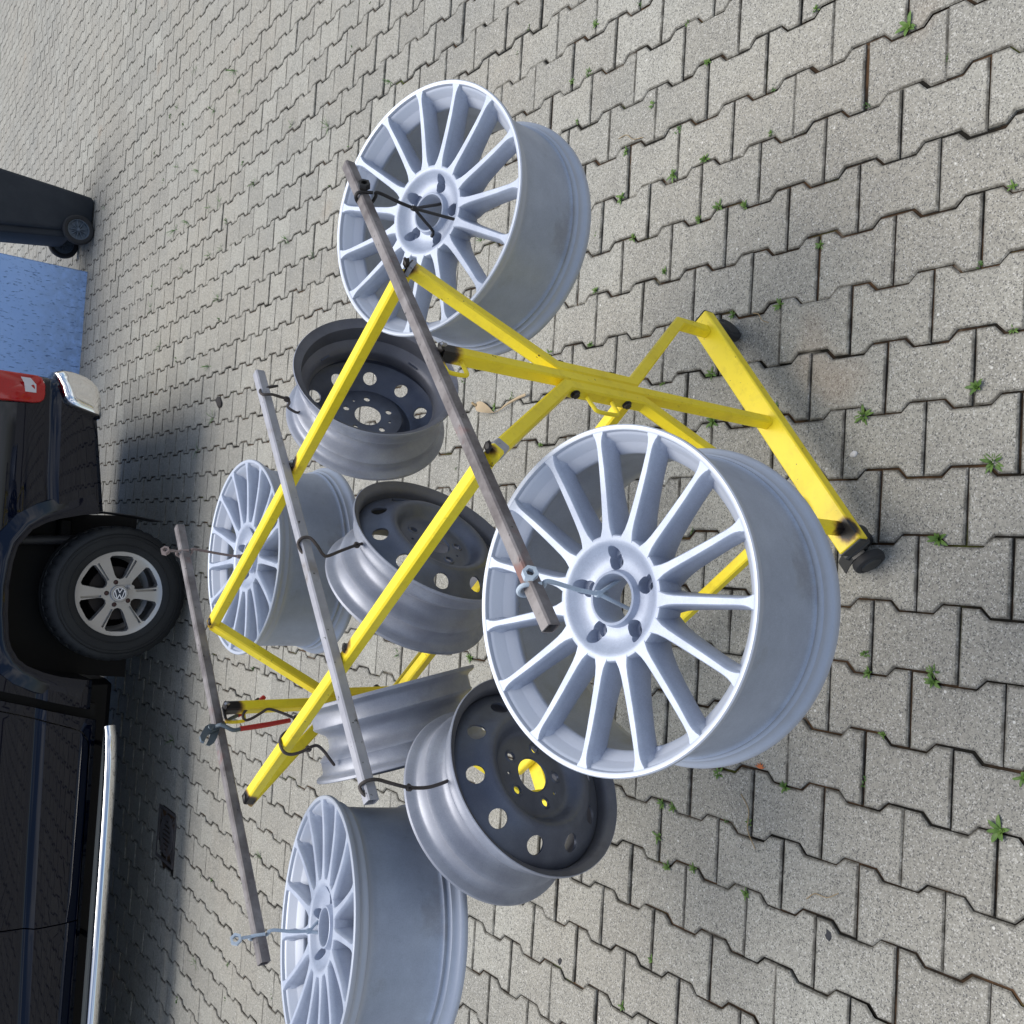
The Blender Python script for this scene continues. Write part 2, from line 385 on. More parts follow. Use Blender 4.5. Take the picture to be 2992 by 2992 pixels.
def stone_outline(inset):
    a, h, t = AM, LY/2, .020
    e = PC/2
    half = [(e+a, h), (e+a, .060), (e-a, .040), (e-a, -.040), (e+a, -.060), (e+a, -h)]
    poly = half + [(-x, -y) for x, y in half]
    n = len(poly); out = []
    for i in range(n):
        p0, p1, p2 = Vector(poly[i-1]), Vector(poly[i]), Vector(poly[(i+1) % n])
        d1 = (p1-p0).normalized(); d2_ = (p2-p1).normalized()
        n1 = Vector((-d1.y, d1.x)); n2 = Vector((-d2_.y, d2_.x))
        ctr = -p1.normalized()
        if n1.dot(ctr) < 0 and i in (0, 5, 6, 11): pass
        b = (n1+n2).normalized(); k = inset/max(.35, b.dot(n1))
        q1 = p1+b*k
        out.append(q1)
    # orientation check: outline must shrink
    if abs(out[0].x) > abs(poly[0][0]): 
        out = []
        for i in range(n):
            p0, p1, p2 = Vector(poly[i-1]), Vector(poly[i]), Vector(poly[(i+1) % n])
            d1 = (p1-p0).normalized(); d2_ = (p2-p1).normalized()
            n1 = Vector((d1.y, -d1.x)); n2 = Vector((d2_.y, -d2_.x)); b = (n1+n2).normalized(); k = inset/max(.35, b.dot(n1))
            out.append(p1+b*k)
    return [(p.x, p.y) for p in out]
O_IN, O_CH, O_OUT = stone_outline(.0105), stone_outline(.0056), stone_outline(.0024)
N12 = 12
def stone_verts():
    v = [(x, y, 0) for x, y in O_IN]+[(x, y, 0) for x, y in O_CH]+[(x, y, -.0035) for x, y in O_OUT]+[(x, y, -.022) for x, y in O_OUT]
    f = [tuple(range(N12))]
    for r_ in range(3):
        for k in range(N12):
            l = (k+1) % N12; f.append((r_*N12+k, (r_+1)*N12+k, (r_+1)*N12+l, r_*N12+l))
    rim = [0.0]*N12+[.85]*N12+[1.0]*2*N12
    return v, f, rim
SV, SF, SRIM = stone_verts()
# make faces point up
a_ = (Vector(SV[1])-Vector(SV[0])).cross(Vector(SV[2])-Vector(SV[1]))
def poly_area(P): return .5*sum(P[i][0]*P[(i+1) % len(P)][1]-P[(i+1) % len(P)][0]*P[i][1] for i in range(len(P)))
if poly_area(O_IN) < 0: SF = [tuple(reversed(f)) for f in SF]
def set_attr(me, name, vals):
    at = me.attributes.new(name, 'FLOAT', 'POINT'); at.data.foreach_set('value', np.asarray(vals, dtype=np.float32))
variants = []
for k in range(12):
    me = bpy.data.meshes.new('paving_stone'); vv = [(x, y, z + (0 if z < 0 else rng.normal()*.0000)) for x, y, z in SV]
    me.from_pydata(vv, [], SF); me.materials.append(MP)
    set_attr(me, 'tone', [rng.random()]*len(SV)); set_attr(me, 'rim', SRIM)
    variants.append(me)
def project(p):
    q = Vector(p)-CAM; z = q.dot(fw)
    if z < .1: return None
    return 1496+F_PX*q.dot(d2)/z, 1496-F_PX*q.dot(r2)/z, z
cells = []
DR = (-1.42, 4.29)                                    # drain centre
for j in range(-62, 52):
    for i_ in range(-76, 8):
        i = i_ + (0 if j % 2 else .5)
        X = -(j+.5)*PC; Y = -(i+.5)*LY - .0151*X
        if not (-7.2 < X < 11.2 and -2.2 < Y < 16.2): continue
        if max(abs(X-DR[0]), abs(Y-DR[1])) < .115: continue
        if 2.45 > X > -9 and 7.45 < Y < 11.9: continue
        pr = project((X, Y, 0)); vis = pr and -60 < pr[0] < 3052 and -60 < pr[1] < 3052
        cells.append((X, Y, (pr[2] if vis else 99)))
def clip_drain(V, X, Y, h=.162):
    for v in V:
        a, b = X+v[0]-DR[0], Y+v[1]-DR[1]
        if abs(a) < h and abs(b) < h:
            if h-abs(a) < h-abs(b): v[0] += (h-abs(a))*(1 if X > DR[0] else -1) if abs(X-DR[0]) > abs(Y-DR[1]) else 0
            if abs(X-DR[0]) > abs(Y-DR[1]): v[0] = DR[0]-X+h*(1 if X > DR[0] else -1)
            else: v[1] = DR[1]-Y+h*(1 if Y > DR[1] else -1)
    return V
order = sorted(range(len(cells)), key=lambda k: cells[k][2])
near = set(order[:300])
stuff_v, stuff_f, tone, rimv = [], [], [], []
SVn = np.array(SV); SFn = SF
for k, (X, Y, z) in enumerate(cells):
    rz = rng.normal()*.0055; tx, ty = rng.normal()*.007, rng.normal()*.007
    zz = gz(X, Y)+rng.normal()*.0011; dx, dy = rng.normal()*.0009, rng.normal()*.0011
    if k in near:
        o = bpy.data.objects.new('paving_stone', random.choice(variants)); COL.objects.link(o); o.parent = ground
        o.location = (X+dx, Y+dy, zz); o.rotation_euler = (tx, ty, rz)
    else:
        c, s = math.cos(rz), math.sin(rz)
        V = (SVn if z < 12 else SVn[:36]).copy()
        if max(abs(X-DR[0]), abs(Y-DR[1])) < .30: V = clip_drain(V, X, Y)
        x = V[:, 0]*c-V[:, 1]*s; y = V[:, 0]*s+V[:, 1]*c
        base = sum(len(a) for a in stuff_v) if False else (stuff_f and stuff_n or 0)
        stuff_v.append(np.stack([X+dx+x, Y+dy+y, zz+V[:, 2]+x*(-ty)+y*tx], 1))
        n0 = stuff_n if stuff_f else 0
        for f in SF:
            if max(f) < len(V): stuff_f.append(tuple(q+n0 for q in f))
        stuff_n = n0+len(V)
        tone += [rng.random()]*len(V); rimv += SRIM[:len(V)]
me = bpy.data.meshes.new('paving_stones'); me.from_pydata(np.concatenate(stuff_v).tolist(), [], stuff_f); me.materials.append(MP)
set_attr(me, 'tone', tone); set_attr(me, 'rim', rimv)
far = bpy.data.objects.new('paving_stones', me); COL.objects.link(far); far.parent = ground; far['kind'] = 'stuff'

# ------------------------------------------------------------------ blue wall, drain, bin
wall = thing('plastered_wall', 'blue textured plaster wall end behind the dark pickup, beside the wheelie bin', 'wall', (0, 0, 0))
wb = MB(); wb.box((-3.42, 9.66, 1.45), 12, 4.8, 2.96, ch=.01); obj('wall_face', wb, MB_, wall)
pb = MB(); pb.box((-3.43, 9.66, .0), 11.96, 4.76, .09); obj('plinth', pb, mat('plinth_dark', (.06, .06, .065), .9), wall)

dz = gz(*DR)+.001
drain = thing('drain_grate', 'rusty square yard drain with slotted round grate in the shadow of the pickup', 'drain', (DR[0], DR[1], dz))
fm = MB()
for s_ in (-1, 1):
    fm.box((s_*.185, 0, -.01), .02, .39, .024); fm.box((0, s_*.185, -.01), .35, .02, .024)
for a in range(4):
    an = math.pi/4+a*math.pi/2; X = Vector((math.cos(an), math.sin(an), 0)); Y = Vector((-X.y, X.x, 0))
    fm.box(X*.195+Vector((0, 0, -.008)), .10, .012, .012, (X, Y, Vector((0, 0, 1))))
for a in range(8):
    an = a*math.pi/4+.2; X = Vector((math.cos(an), math.sin(an), 0)); Y = Vector((-X.y, X.x, 0))
    fm.box(X*.165+Vector((0, 0, -.008)), .045, .007, .01, (X, Y, Vector((0, 0, 1))))
obj('frame', fm, MIRON, drain)
pm = MB(); pm.lathe([(.150, -.03), (.150, -.004), (.143, .0), (.133, .0), (.133, -.012), (.133, -.03)], 48); 
obj('grate_ring', pm, MIRON, drain)
pl = MB(); pl.box((0, 0, -.016), .36, .36, .004); obj('bed', pl, mat('drain_mortar', (.16, .15, .14), .9), drain)
gr = MB()
slots = []
for k in range(-3, 4):
    yy = k*.034; hw = math.sqrt(max(0, .108**2-yy*yy)); slots.append(MB().box((0, yy, -.004), max(.02, hw*1.55), .014, .03, ch=.0))
gm_ = cyl(.133, -.012, -.001, seg=48).mesh('grate')
gme = boolean(gm_, slots, name='grate'); gme.materials.append(MIRON); obj('grate', gme, None, drain)
obj('shaft', cyl(.125, -.0135, -.0125, seg=32), MDK, drain)
drain.scale = (.79, .79, 1); drain.rotation_euler = (0, 0, R(90))

bx, by = 3.03, 7.2
binr = thing('wheelie_bin', 'dark grey plastic wheelie bin standing on two wheels beside the blue wall', 'wheelie bin', (bx, by, 0))
def brect(x0, x1, y0, y1, z, r=.035, n=4):
    out = []
    for cx, cy, a0 in ((x1-r, y1-r, 0), (x0+r, y1-r, 90), (x0+r, y0+r, 180), (x1-r, y0+r, 270)):
        for k in range(n+1):
            a = R(a0+90*k/n); out.append(Vector((cx+r*math.cos(a), cy+r*math.sin(a), z)))
    return out
bb = MB(); sec = []
for z, x0, x1, y0, y1 in ((.012, -.10, .165, .01, .44), (.03, -.115, .178, .0, .45), (.30, -.17, .195, -.012, .462), (.72, -.235, .215, -.03, .48), (1.02, -.27, .235, -.045, .495)):
    sec.append(brect(x0, x1, y0, y1, z))
bb.loft(sec, caps=True); obj('body', bb, MBIN, binr)
sp_ = MB(); sec = []
for z, x0, x1 in ((.17, -.205, -.10), (.3, -.225, -.12), (1.02, -.335, -.22)):
    sec.append(brect(x0, x1, .03, .42, z, .02, 3))
sp_.loft(sec, caps=True); obj('back_rib', sp_, MBIN, binr)
rm = MB(); rm.loft([brect(-.30, .26, -.07, .52, z, .04) for z in (.98, 1.03)], caps=True); obj('rim', rm, MBIN, binr)
lm = MB(); lm.loft([brect(-.36, .28+d, -.08+d, .53-d, z, .05) for z, d in ((1.032, 0), (1.06, .0), (1.09, .05))], caps=True); obj('lid', lm, MBIN, binr)
AXY = (Vector((1, 0, 0)), Vector((0, 0, 1)), Vector((0, -1, 0)))
ax_ = MB(); ax_.rod([(-.145, -.06, .125), (-.145, .52, .125)], .01, 8, 0); obj('axle', ax_, MPL, binr)
for oy in (-.045, .50):
    o_ = (-.145, oy, .126)
    wt = MB(); wt.lathe([(.086, -.02), (.092, -.025), (.112, -.026), (.122, -.018), (.126, 0), (.122, .018), (.112, .026), (.092, .025), (.086, .02)], 40, closed=True, o=o_, ax=AXY)
    wh = obj('wheel', wt, MRUB, binr)
    wr = MB(); wr.lathe([(.088, -.014), (.088, .016), (.080, .016), (.078, -.012)], 36, closed=True, o=o_, ax=AXY)
    for k in range(9):
        a = 2*math.pi*k/9+.2; d = Vector((math.cos(a), 0, math.sin(a)))
        wr.rod([Vector(o_)+d*.012+Vector((0, -.012, 0)), Vector(o_)+d*.08+Vector((0, -.010, 0))], .0035, 6, 0)
    wr.lathe([(.001, -.010), (.084, -.010), (.084, -.014), (.001, -.014)], 32, o=o_, ax=AXY)
    wr.lathe([(.001, .02), (.012, .018), (.015, .0), (.001, -.01)], 16, o=o_, ax=AXY)
    obj('rim_spokes', wr, MBINW, wh)

# ------------------------------------------------------------------ the wheel rack
TA = R(39.5); T = Vector((math.cos(TA), math.sin(TA), 0)); Nn = Vector((-math.sin(TA), math.cos(TA), 0)); UP = Vector((0, 0, 1))
O1 = Vector((.697, -.099, 0)); O2 = O1+Nn*1.153+T*(-.035)
rack = thing('wheel_rack', 'yellow welded steel rack on casters with three bare steel hanging bars', 'rack', O1)
def rl(p): return Vector(p)-O1
def fr(o, s, z, n=0): return rl(o)+T*s+Nn*n+UP*z
TW = .0262
for o in (O1, O2):
    rear = o is O2
    b = MB(); TB = (T*math.cos(R(-6))+Nn*math.sin(R(-6))) if rear else T; NB = UP.cross(TB); b.box(fr(o, 0, .1285, .030 if rear else 0), .735, .06, .033, (TB, NB, UP), ch=.003); beam = obj('base_beam', b, MY, rack)
    b = MB(); b.sqtube([fr(o, 0, .146), fr(o, 0, 1.056)], TW, TW, Nn); obj('post', b, MY, rack)
    for s_ in (-1, 1):
        b = MB(); b.sqtube([fr(o, s_*.246, 1.043), fr(o, s_*TW*1.03, .778), fr(o, s_*TW*1.03, .572), fr(o, s_*.318, .247), fr(o, s_*.318, .146)], TW, TW, Nn)
        obj('bent_tube', b, MY, rack)
        for zb in (.760, .622):
            if s_ < 0 or True:
                c = fr(o, s_*(TW*1.53+.002), zb, -.001); X = T*s_
                bm_ = MB(); ang = [(.0075*math.cos(k*math.pi/3), .0075*math.sin(k*math.pi/3)) for k in range(6)]
                bm_.prism(ang, 0, .006, c, (Nn, UP, X)); bm_.lathe([(.010, -.0015), (.010, .0005), (.001, .0005)], 20, o=c, ax=(Nn, UP, X))
                obj('bolt', bm_, MBOLT, rack)
    # casters with twin wheels under both beam ends
    for s_ in (-1, 1):
        c = fr(o, s_*.335, 0, .055 if rear else 0)
        cf = MB(); cf.box(c+UP*.106, .075, .05, .010, (T, Nn, UP), ch=.002)
        cf.lathe([(.022, .105), (.026, .095), (.026, .082), (.018, .075)], 20, o=c)
        D, E_, wc = (Nn, -T, fr(o, -.350, .038, .034)) if s_ < 0 else (T, Nn, fr(o, .352, .038, .022))
        cf.box(wc+UP*.028, .05, .016, .035, (D, E_, UP), ch=.004)
        cas = obj('caster', cf, MPL, rack)
        for q in (-1, 1):
            cw = MB(); cw.lathe([(.012, -.010), (.028, -.011), (.035, -.008), (.037, 0), (.035, .008), (.028, .011), (.012, .008)], 32, closed=True, o=wc+E_*(q*.024), ax=(D, UP, E_))
            obj('caster_wheel', cw, MRUB, cas)
            ch_ = MB(); ch_.lathe([(.001, q*.013), (.022, q*.0125), (.025, q*.008)], 20, o=wc+E_*(q*.024), ax=(D, UP, E_)); obj('hub_cap', ch_, MPL, cas)
        if not rear and s_ < 0:
            pd = MB(); pd.loft([[wc+E_*a+D*x+UP*z for a in (-.016, .016)]+[wc+E_*a+D*x+UP*(z-.004) for a in (.016, -.016)] for x, z in ((-.02, .034), (.01, .038), (.035, .026), (.058, .010))], caps=True)
            obj('brake_pedal', pd, mat('pedal_plastic', (.035, .035, .035), .5), cas)
        ec = MB(); ec.box(fr(o, 0, .1285, .030 if rear else 0)+TB*(s_*.369), .006, .057, .031, (TB, NB, UP), ch=.002); obj('end_cap', ec, MPL, beam)
# rails, middle and lower long tubes
for s_, e_ in ((.243, .0), (-.243, .0)):
    b = MB(); b.sqtube([fr(O1, s_, 1.044, .0138), fr(O2, s_+.003, 1.044, .0)], TW, TW, UP); obj('rail', b, MY, rack)
b = MB(); b.sqtube([fr(O1, 0, .585, .0135), fr(O2, 0, .585, -.0135)], TW, TW, UP); obj('middle_tube', b, MY, rack)
b = MB(); b.sqtube([fr(O1, -.222, .152, .031), fr(O2, -.190, .162, .11)], TW, TW, UP); obj('lower_tube', b, MY, rack)
b = MB(); b.box(fr(O1, -.222, .150, .033), .036, .006, .030, (T, Nn, UP), ch=.001); obj('bare_bracket', b, MBAR2, rack)
# bare patches with paint ground off
for s_, lab in ((-1, 'a'), (1, 'b')):
    p0 = fr(O1, s_*.246, 1.043); d_ = (fr(O1, s_*TW, .778)-p0).normalized(); side = d_.cross(Nn)
    b = MB(); b.box(p0+d_*(.026 if s_ < 0 else .008), .026 if s_ < 0 else .014, TW+.0012, TW+.0012, (d_, Nn, side), ch=.0032); obj('ground_patch', b, MBAR2, rack)
# the three hanging bars
BZ = 1.0695
bars = [(Vector((.2455, -.4655, BZ)), Vector((1.139, .279, BZ+.002)), MBAR), (Vector((-.111, .008, BZ)), Vector((.747, .673, BZ+.003)), MBAR2), (Vector((-.541, .408, BZ)), Vector((.374, 1.163, BZ)), MBAR)]
BW = .0235
for a, b2, m_ in bars:
    a, b2 = rl(a), rl(b2); d_ = (b2-a).normalized(); n_ = UP.cross(d_)
    bm_ = MB()
    outer = chsec(BW, BW, .003); inner = chsec(BW-.005, BW-.005, .0015)
    rings = []
    for p, sec_ in ((a+d_*.05, inner), (a, inner), (a, outer), (b2, outer), (b2, inner), (b2-d_*.05, inner)):
        rings.append([p+n_*x+UP*y for x, y in sec_])
    bm_.loft(rings, caps=True); o_ = obj('hanging_bar', bm_, m_, rack)
    if m_ is MBAR2: o_['label'] = 'cleaner light grey hanging bar in the middle'
    dk = MB(); dk.box(a+d_*.045, .002, BW-.006, BW-.006, (d_, n_, UP)); obj('bar_mouth', dk, MDK, o_)
hb = MB(); hb.lathe([(.0045, 0), (.001, 0)], 16, o=rl((-.066, .028, BZ)), ax=(T, UP, -Nn))
# burnt paint and weld beads at the joints
def weld(c, sz, kind='w'):
    c = Vector(c)
    b = MB(); bm_ = bmesh.new(); bmesh.ops.create_icosphere(bm_, subdivisions=2, radius=1)
    rr = random.Random(int(c.x*1e4))
    vs = [c+Vector((v.co.x*sz[0], v.co.y*sz[1], v.co.z*sz[2]))*(1+.22*rr.uniform(-1, 1)) for v in bm_.verts]; fs = [tuple(v.index for v in f.verts) for f in bm_.faces]
    bm_.free(); b.add([rl(p)-rl((0,0,0))-O1+O1 if False else rl(p) for p in vs], fs); return b
def sooty(c0, c1, nrm, wdt):
    """scorched sleeve round a tube end"""
    b = MB(); b.sqtube([rl(c0), rl(c1)], wdt, wdt, nrm, ch=.003); return b
WP = [(O1+T*.243+UP*1.044, O1+T*.215+UP*1.007, Nn), (O1+UP*1.056, O1+UP*1.030, Nn), (O2+UP*1.056, O2+UP*1.026, Nn),
      (O1+T*.243*0+T*(-.243)+UP*1.044+Nn*.004, O1+T*(-.243)+UP*1.044+Nn*.02, UP)]
for c in (O1+T*.236+UP*1.057-Nn*.014, O1+UP*1.060-Nn*.012, O2+UP*1.058-Nn*.014, O1+T*(-.240)+UP*1.055-Nn*.013,
          O1+T*.236+UP*1.057+Nn*.575-Nn*.016, O1+T*(-.25)+UP*1.057+Nn*.575-Nn*.016, O2+T*.243+UP*1.057-Nn*.016, O2-T*.243+UP*1.057-Nn*.016):
    obj('weld_bead', weld(c, (.010, .007, .006)), MWELD, rack)
for c in (O1+UP*1.0585-Nn*.0185, O2+UP*1.057-Nn*.020, O1+T*.236+UP*1.059+Nn*.575-Nn*.023):
    obj('weld_drop', weld(c, (.0042, .0035, .007)), MWB, rack)
# wire handles and hook loops
for pts in ([(.664, -.126, .729), (.645, -.143, .727), (.636, -.149, .717), (.636, -.149, .671), (.643, -.143, .663), (.664, -.126, .664)],
            [(.690, -.106, 1.062), (.662, -.129, 1.060), (.657, -.133, 1.052), (.657, -.133, 1.026), (.662, -.129, 1.016), (.686, -.108, 1.016)],
            [(-.062, .766, 1.062), (-.088, .746, 1.060), (-.093, .741, 1.052), (-.093, .741, 1.022), (-.088, .746, 1.013), (-.064, .766, 1.013)]):
    b = MB(); b.rod([rl(p) for p in pts], .0042, 10, 4); obj('wire_loop', b, MY, rack)

# ------------------------------------------------------------------ alloy rims
RA = .2715
def alloy_parts(root, letters=False):
    prof = [(.2628, -.0015), (.2655, -.0002), (.2695, 0), (.2715, -.002), (.2718, -.009), (.2700, -.012), (.2640, -.0135), (.2600, -.017), (.2585, -.024), (.2600, -.0285), (.2590, -.033), (.2530, -.037), (.2500, -.045), (.2480, -.060),
            (.2475, -.100), (.2480, -.150), (.2495, -.186), (.2515, -.192), (.2550, -.1945), (.2555, -.198), (.2535, -.2015), (.2550, -.206), (.2590, -.209), (.2600, -.214), (.2620, -.2195), (.2670, -.224), (.2705, -.228), (.2718, -.233), (.2710, -.2385), (.2680, -.2395),
            (.2620, -.237), (.2560, -.228), (.2530, -.214), (.2475, -.200), (.2440, -.185), (.2420, -.12), (.2425, -.07), (.2400, -.062), (.2335, -.056), (.2325, -.050), (.2330, -.046), (.2350, -.0440), (.2470, -.0300), (.2490, -.0285), (.2560, -.0120), (.2590, -.0095), (.2610, -.0080), (.2618, -.0040)]
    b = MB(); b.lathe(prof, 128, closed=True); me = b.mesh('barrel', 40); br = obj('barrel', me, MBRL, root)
    # hub
    hp = [(.0362, -.090), (.0362, -.030), (.0385, -.0225), (.0405, -.0215), (.0425, -.0225), (.0440, -.030), (.0460, -.0345), (.0560, -.0365), (.0680, -.0340), (.0780, -.0265), (.0840, -.0185), (.0875, -.0155), (.0930, -.0140),
          (.0975, -.0150), (.1000, -.0190), (.1000, -.060), (.0960, -.074), (.0820, -.088), (.060, -.092)]
    b = MB(); b.lathe(hp, 96, closed=True); hub = b.mesh('hub', 40)
    cuts = []
    for k in range(5):
        a = R(72*k-2); x, y = .0585*math.cos(a), .0585*math.sin(a)
        cuts.append(cyl(.0135, -.058, .01, x, y, 28)); cuts.append(cyl(.0075, -.12, -.05, x, y, 20))
        cuts.append(cyl(.0120, -.050, .01, .0705*math.cos(a), .0705*math.sin(a), 28))
    hm = boolean(hub, cuts, 35, 'hub'); hm.materials.append(MAL); h = obj('hub', hm, None, root)
    # spokes
    st = [(.0925, .0138, .0180, -.0140, -.079), (.1005, .0112, .0165, -.0138, -.077), (.109, .0088, .0148, -.0136, -.073), (.122, .0074, .0134, -.0133, -.068), (.142, .0069, .0124, -.0126, -.061), (.172, .0065, .0114, -.0110, -.055), (.206, .0060, .0104, -.0084, -.050), (.232, .0056, .0100, -.0054, -.0475), (.241, .0058, .0115, -.0042, -.0450), (.248, .0066, .0140, -.0034, -.0360), (.2555, .0086, .0165, -.0027, -.0270), (.2595, .0110, .0178, -.0022, -.0180), (.2655, .0120, .0180, -.0014, -.0110)]
    b = MB(); rings = []
    for r_, tw, bw, zt, zb in st:
        c = .0016
        m1 = (tw*.985+bw*.02)
        rings.append([Vector((r_, x, z)) for x, z in ((-tw+c, zt), (tw-c, zt), (tw, zt-c), (m1+.001, zt-.012), ((tw+bw)/2, (zt+zb)/2), (bw, zb+.006), (bw*.8, zb), (-bw*.8, zb), (-bw, zb+.006), (-(tw+bw)/2, (zt+zb)/2), (-m1-.001, zt-.012), (-tw, zt-c))])
    b.loft(rings, caps=True); sm = b.mesh('spoke', 40); sm.materials.append(MAL)
    for k in range(15):
        s = obj('spoke', sm, None, root); s.rotation_euler = (0, 0, R(24*k))
    # small bosses between the spokes on the inner wall and the valve
    b = MB(); b.lathe([(.001, .006), (.0055, .006), (.0075, .004), (.009, -.004)], 20, ax=(Vector((0, 1, 0)), Vector((0, 0, 1)), Vector((-1, 0, 0))), o=(.2385, 0, -.047)); me = b.mesh('valve'); me.materials.append(MAL)
    v = obj('valve', me, None, root); v.rotation_euler = (0, 0, R(-156-8.7))
    b = MB(); b.lathe([(.001, .0068), (.004, .0066), (.004, .005)], 12, ax=(Vector((0, 1, 0)), Vector((0, 0, 1)), Vector((-1, 0, 0))), o=(.2385, 0, -.047)); me = b.mesh('valve_core'); me.materials.append(MBOLT); vc = obj('valve_core', me, None, v)
def text_mesh(txt, size, m_, wrap_r=None, z=0, a0=0, depth=.0006):
    cu = bpy.data.curves.new('txt', 'FONT'); cu.body = txt; cu.size = size; cu.extrude = depth; cu.align_x = 'CENTER'; cu.align_y = 'CENTER'; cu.space_character = 1.15
    o = bpy.data.objects.new('txt', cu); COL.objects.link(o); dg = bpy.context.evaluated_depsgraph_get()
    me = bpy.data.meshes.new_from_object(o.evaluated_get(dg)); bpy.data.objects.remove(o)
    if wrap_r:
        for v in me.vertices:
            x, y, zz_ = v.co; a = a0+x/wrap_r; rr_ = wrap_r-zz_
            v.co = (rr_*math.cos(a), rr_*math.sin(a), z+y)
    me.materials.append(m_); return me
GA = 'pale grey sandblasted multi-spoke alloy rims'
alloys = {'A': ((.291, -.430, .940), (.039, -.134, .99), 8.7, 'largest pale multi-spoke alloy rim, hanging nearest the camera from the pale blue hook'),
          'B': ((1.069, .211, .930), (-.007, -.23, .973), 6.8-24, 'pale multi-spoke alloy rim hanging from the black hook on the front bar'),
          'C': ((.303, 1.071, .924), (-.007, .024, 1), 2.3, 'pale multi-spoke alloy rim hanging behind the rack next to the pickup wheel'),
          'D': ((-.469, .369, .980), (.073, .199, .977), 17.6, 'pale multi-spoke alloy rim cut off by the picture edge, under the rear bar')}
rimA = thing('alloy_rim', alloys['A'][3], 'wheel rim', group=GA, mtx=frame_mtx(alloys['A'][0], alloys['A'][1], (1, 0, 0), R(alloys['A'][2])))
alloy_parts(rimA)
MLET = blasted('raised_letter', (.42, .44, .50), (.38, .40, .46))
for k in 'BCD':
    c = copy_tree(rimA); c.matrix_world = frame_mtx(alloys[k][0], alloys[k][1], (1, 0, 0), R(alloys[k][2])); c['label'] = alloys[k][3]
lt = text_mesh('MADE IN ITALY', .0135, MLET, wrap_r=-.2330, z=-.052, a0=0)
for v in lt.vertices: v.co.x, v.co.y = -v.co.x, -v.co.y
lo = obj('cast_lettering', lt, None, rimA); lo.rotation_euler = (0, 0, R(92-8.7))

# ------------------------------------------------------------------ steel rims
RS, WS = .2095, .172
sp_prof = [(.1965, -.0090), (.2040, -.0050), (.2080, -.0005), (.2095, -.0020), (.2092, -.0075), (.2050, -.0115), (.1980, -.0135), (.1935, -.0165), (.1908, -.0215), (.1905, -.0420), (.1925, -.0455), (.1905, -.0490), (.1850, -.0540), (.1740, -.0620), (.1665, -.0690), (.1640, -.0770), (.1640, -.0920),
           (.1670, -.0990), (.1760, -.1060), (.1850, -.1120), (.1898, -.1160), (.1922, -.1200), (.1900, -.1240), (.1900, -.1490), (.1920, -.1535), (.1970, -.1575), (.2045, -.1605), (.2090, -.1645), (.2095, -.1705), (.2080, -.1720), (.2030, -.1665), (.1940, -.1605), (.1880, -.1560), (.1865, -.1480), (.1860, -.1180), (.1730, -.1080), (.1640, -.1000), (.1612, -.0920), (.1612, -.0770), (.1640, -.0670), (.1800, -.0550), (.1870, -.0460), (.1875, -.0260), (.1900, -.0165)]
def steel_parts(root):
    kk = sp_prof.index((.2080, -.1720))
    b = MB(); b.lathe(sp_prof[2:kk+1], 112); obj('rim_barrel', b.mesh('rim_barrel', 40), MST, root)
    b = MB(); b.lathe(sp_prof[kk:]+sp_prof[:3], 112); obj('rim_inside', b.mesh('rim_inside', 40), MSTI, root)
    b = MB(); b.box((.1640, 0, -.103), .006, .030, .0015, ch=0); me = b.mesh('weld_tab'); me.materials.append(MSTD)
    for k in range(4):
        o_ = obj('weld_tab', me, None, root); o_.rotation_euler = (0, 0, R(90*k+20))
    top = [(.1868, -.0520), (.1855, -.0370), (.1780, -.0290), (.1660, -.0215), (.1490, -.0125), (.1350, -.0015), (.1270, .0065), (.1200, .0105), (.1130, .0105), (.1060, .0060), (.0990, -.0030), (.0930, -.0125), (.0880, -.0180), (.0820, -.0195), (.0700, -.0180), (.0450, -.0170), (.0370, -.0160)]
    bot = [(.0345, -.020), (.0450, -.0215), (.0820, -.0230), (.0900, -.0215), (.0960, -.0150), (.1030, -.0040), (.1100, .0035), (.1180, .0060), (.1250, .0030), (.1340, -.0060), (.1480, -.0175), (.1650, -.0265), (.1760, -.0340), (.1820, -.0400), (.1830, -.0520)]
    b = MB(); b.lathe(top+bot, 112, closed=True); dm = b.mesh('disc', 40); cuts = []
    for k in range(10):
        a = R(36*k); d = Vector((math.cos(a), math.sin(a), 0)); tz = Vector((d.x*.46, d.y*.46, .89)).normalized(); y_ = UP.cross(d); x_ = y_.cross(tz)
        c = MB(); o_ = d*.149+UP*(-.0125)
        c.loft([[o_+tz*h+x_*(.0185*math.cos(q*2*math.pi/28))+y_*(.0185*math.sin(q*2*math.pi/28)) for q in range(28)] for h in (-.02, .02)], caps=True); cuts.append(c)
    for k in range(5):
        a = R(72*k-5); cuts.append(cyl(.0082, -.05, .02, .059*math.cos(a), .059*math.sin(a), 18))
    for k in (0, 2):
        a = R(72*k+31); cuts.append(cyl(.0036, -.05, .02, .060*math.cos(a), .060*math.sin(a), 12))
    dm2 = boolean(dm, cuts, 35, 'disc'); dm2.materials.append(MSTD); dd = obj('disc', dm2, None, root)
    lr = MB(); lr.lathe([(.0084, -.0182), (.0092, -.0158), (.0115, -.0156), (.0145, -.0186)], 20, o=(.059, 0, 0)); me = lr.mesh('lug_seat'); me.materials.append(MSTD)
    for k in range(5):
        o_ = obj('lug_seat', me, None, dd); o_.rotation_euler = (0, 0, R(72*k-5))
GS = 'grey sandblasted steel rims'
def nrm(v): return Vector(v).normalized()
def steel_mtx(c, n, rev, ph):
    n = nrm(n); c = Vector(c)
    if rev: c = c-n*WS; n = -n
    return frame_mtx(c, n, (0, 0, 1), R(ph))
nG = (.945, .27, .19)
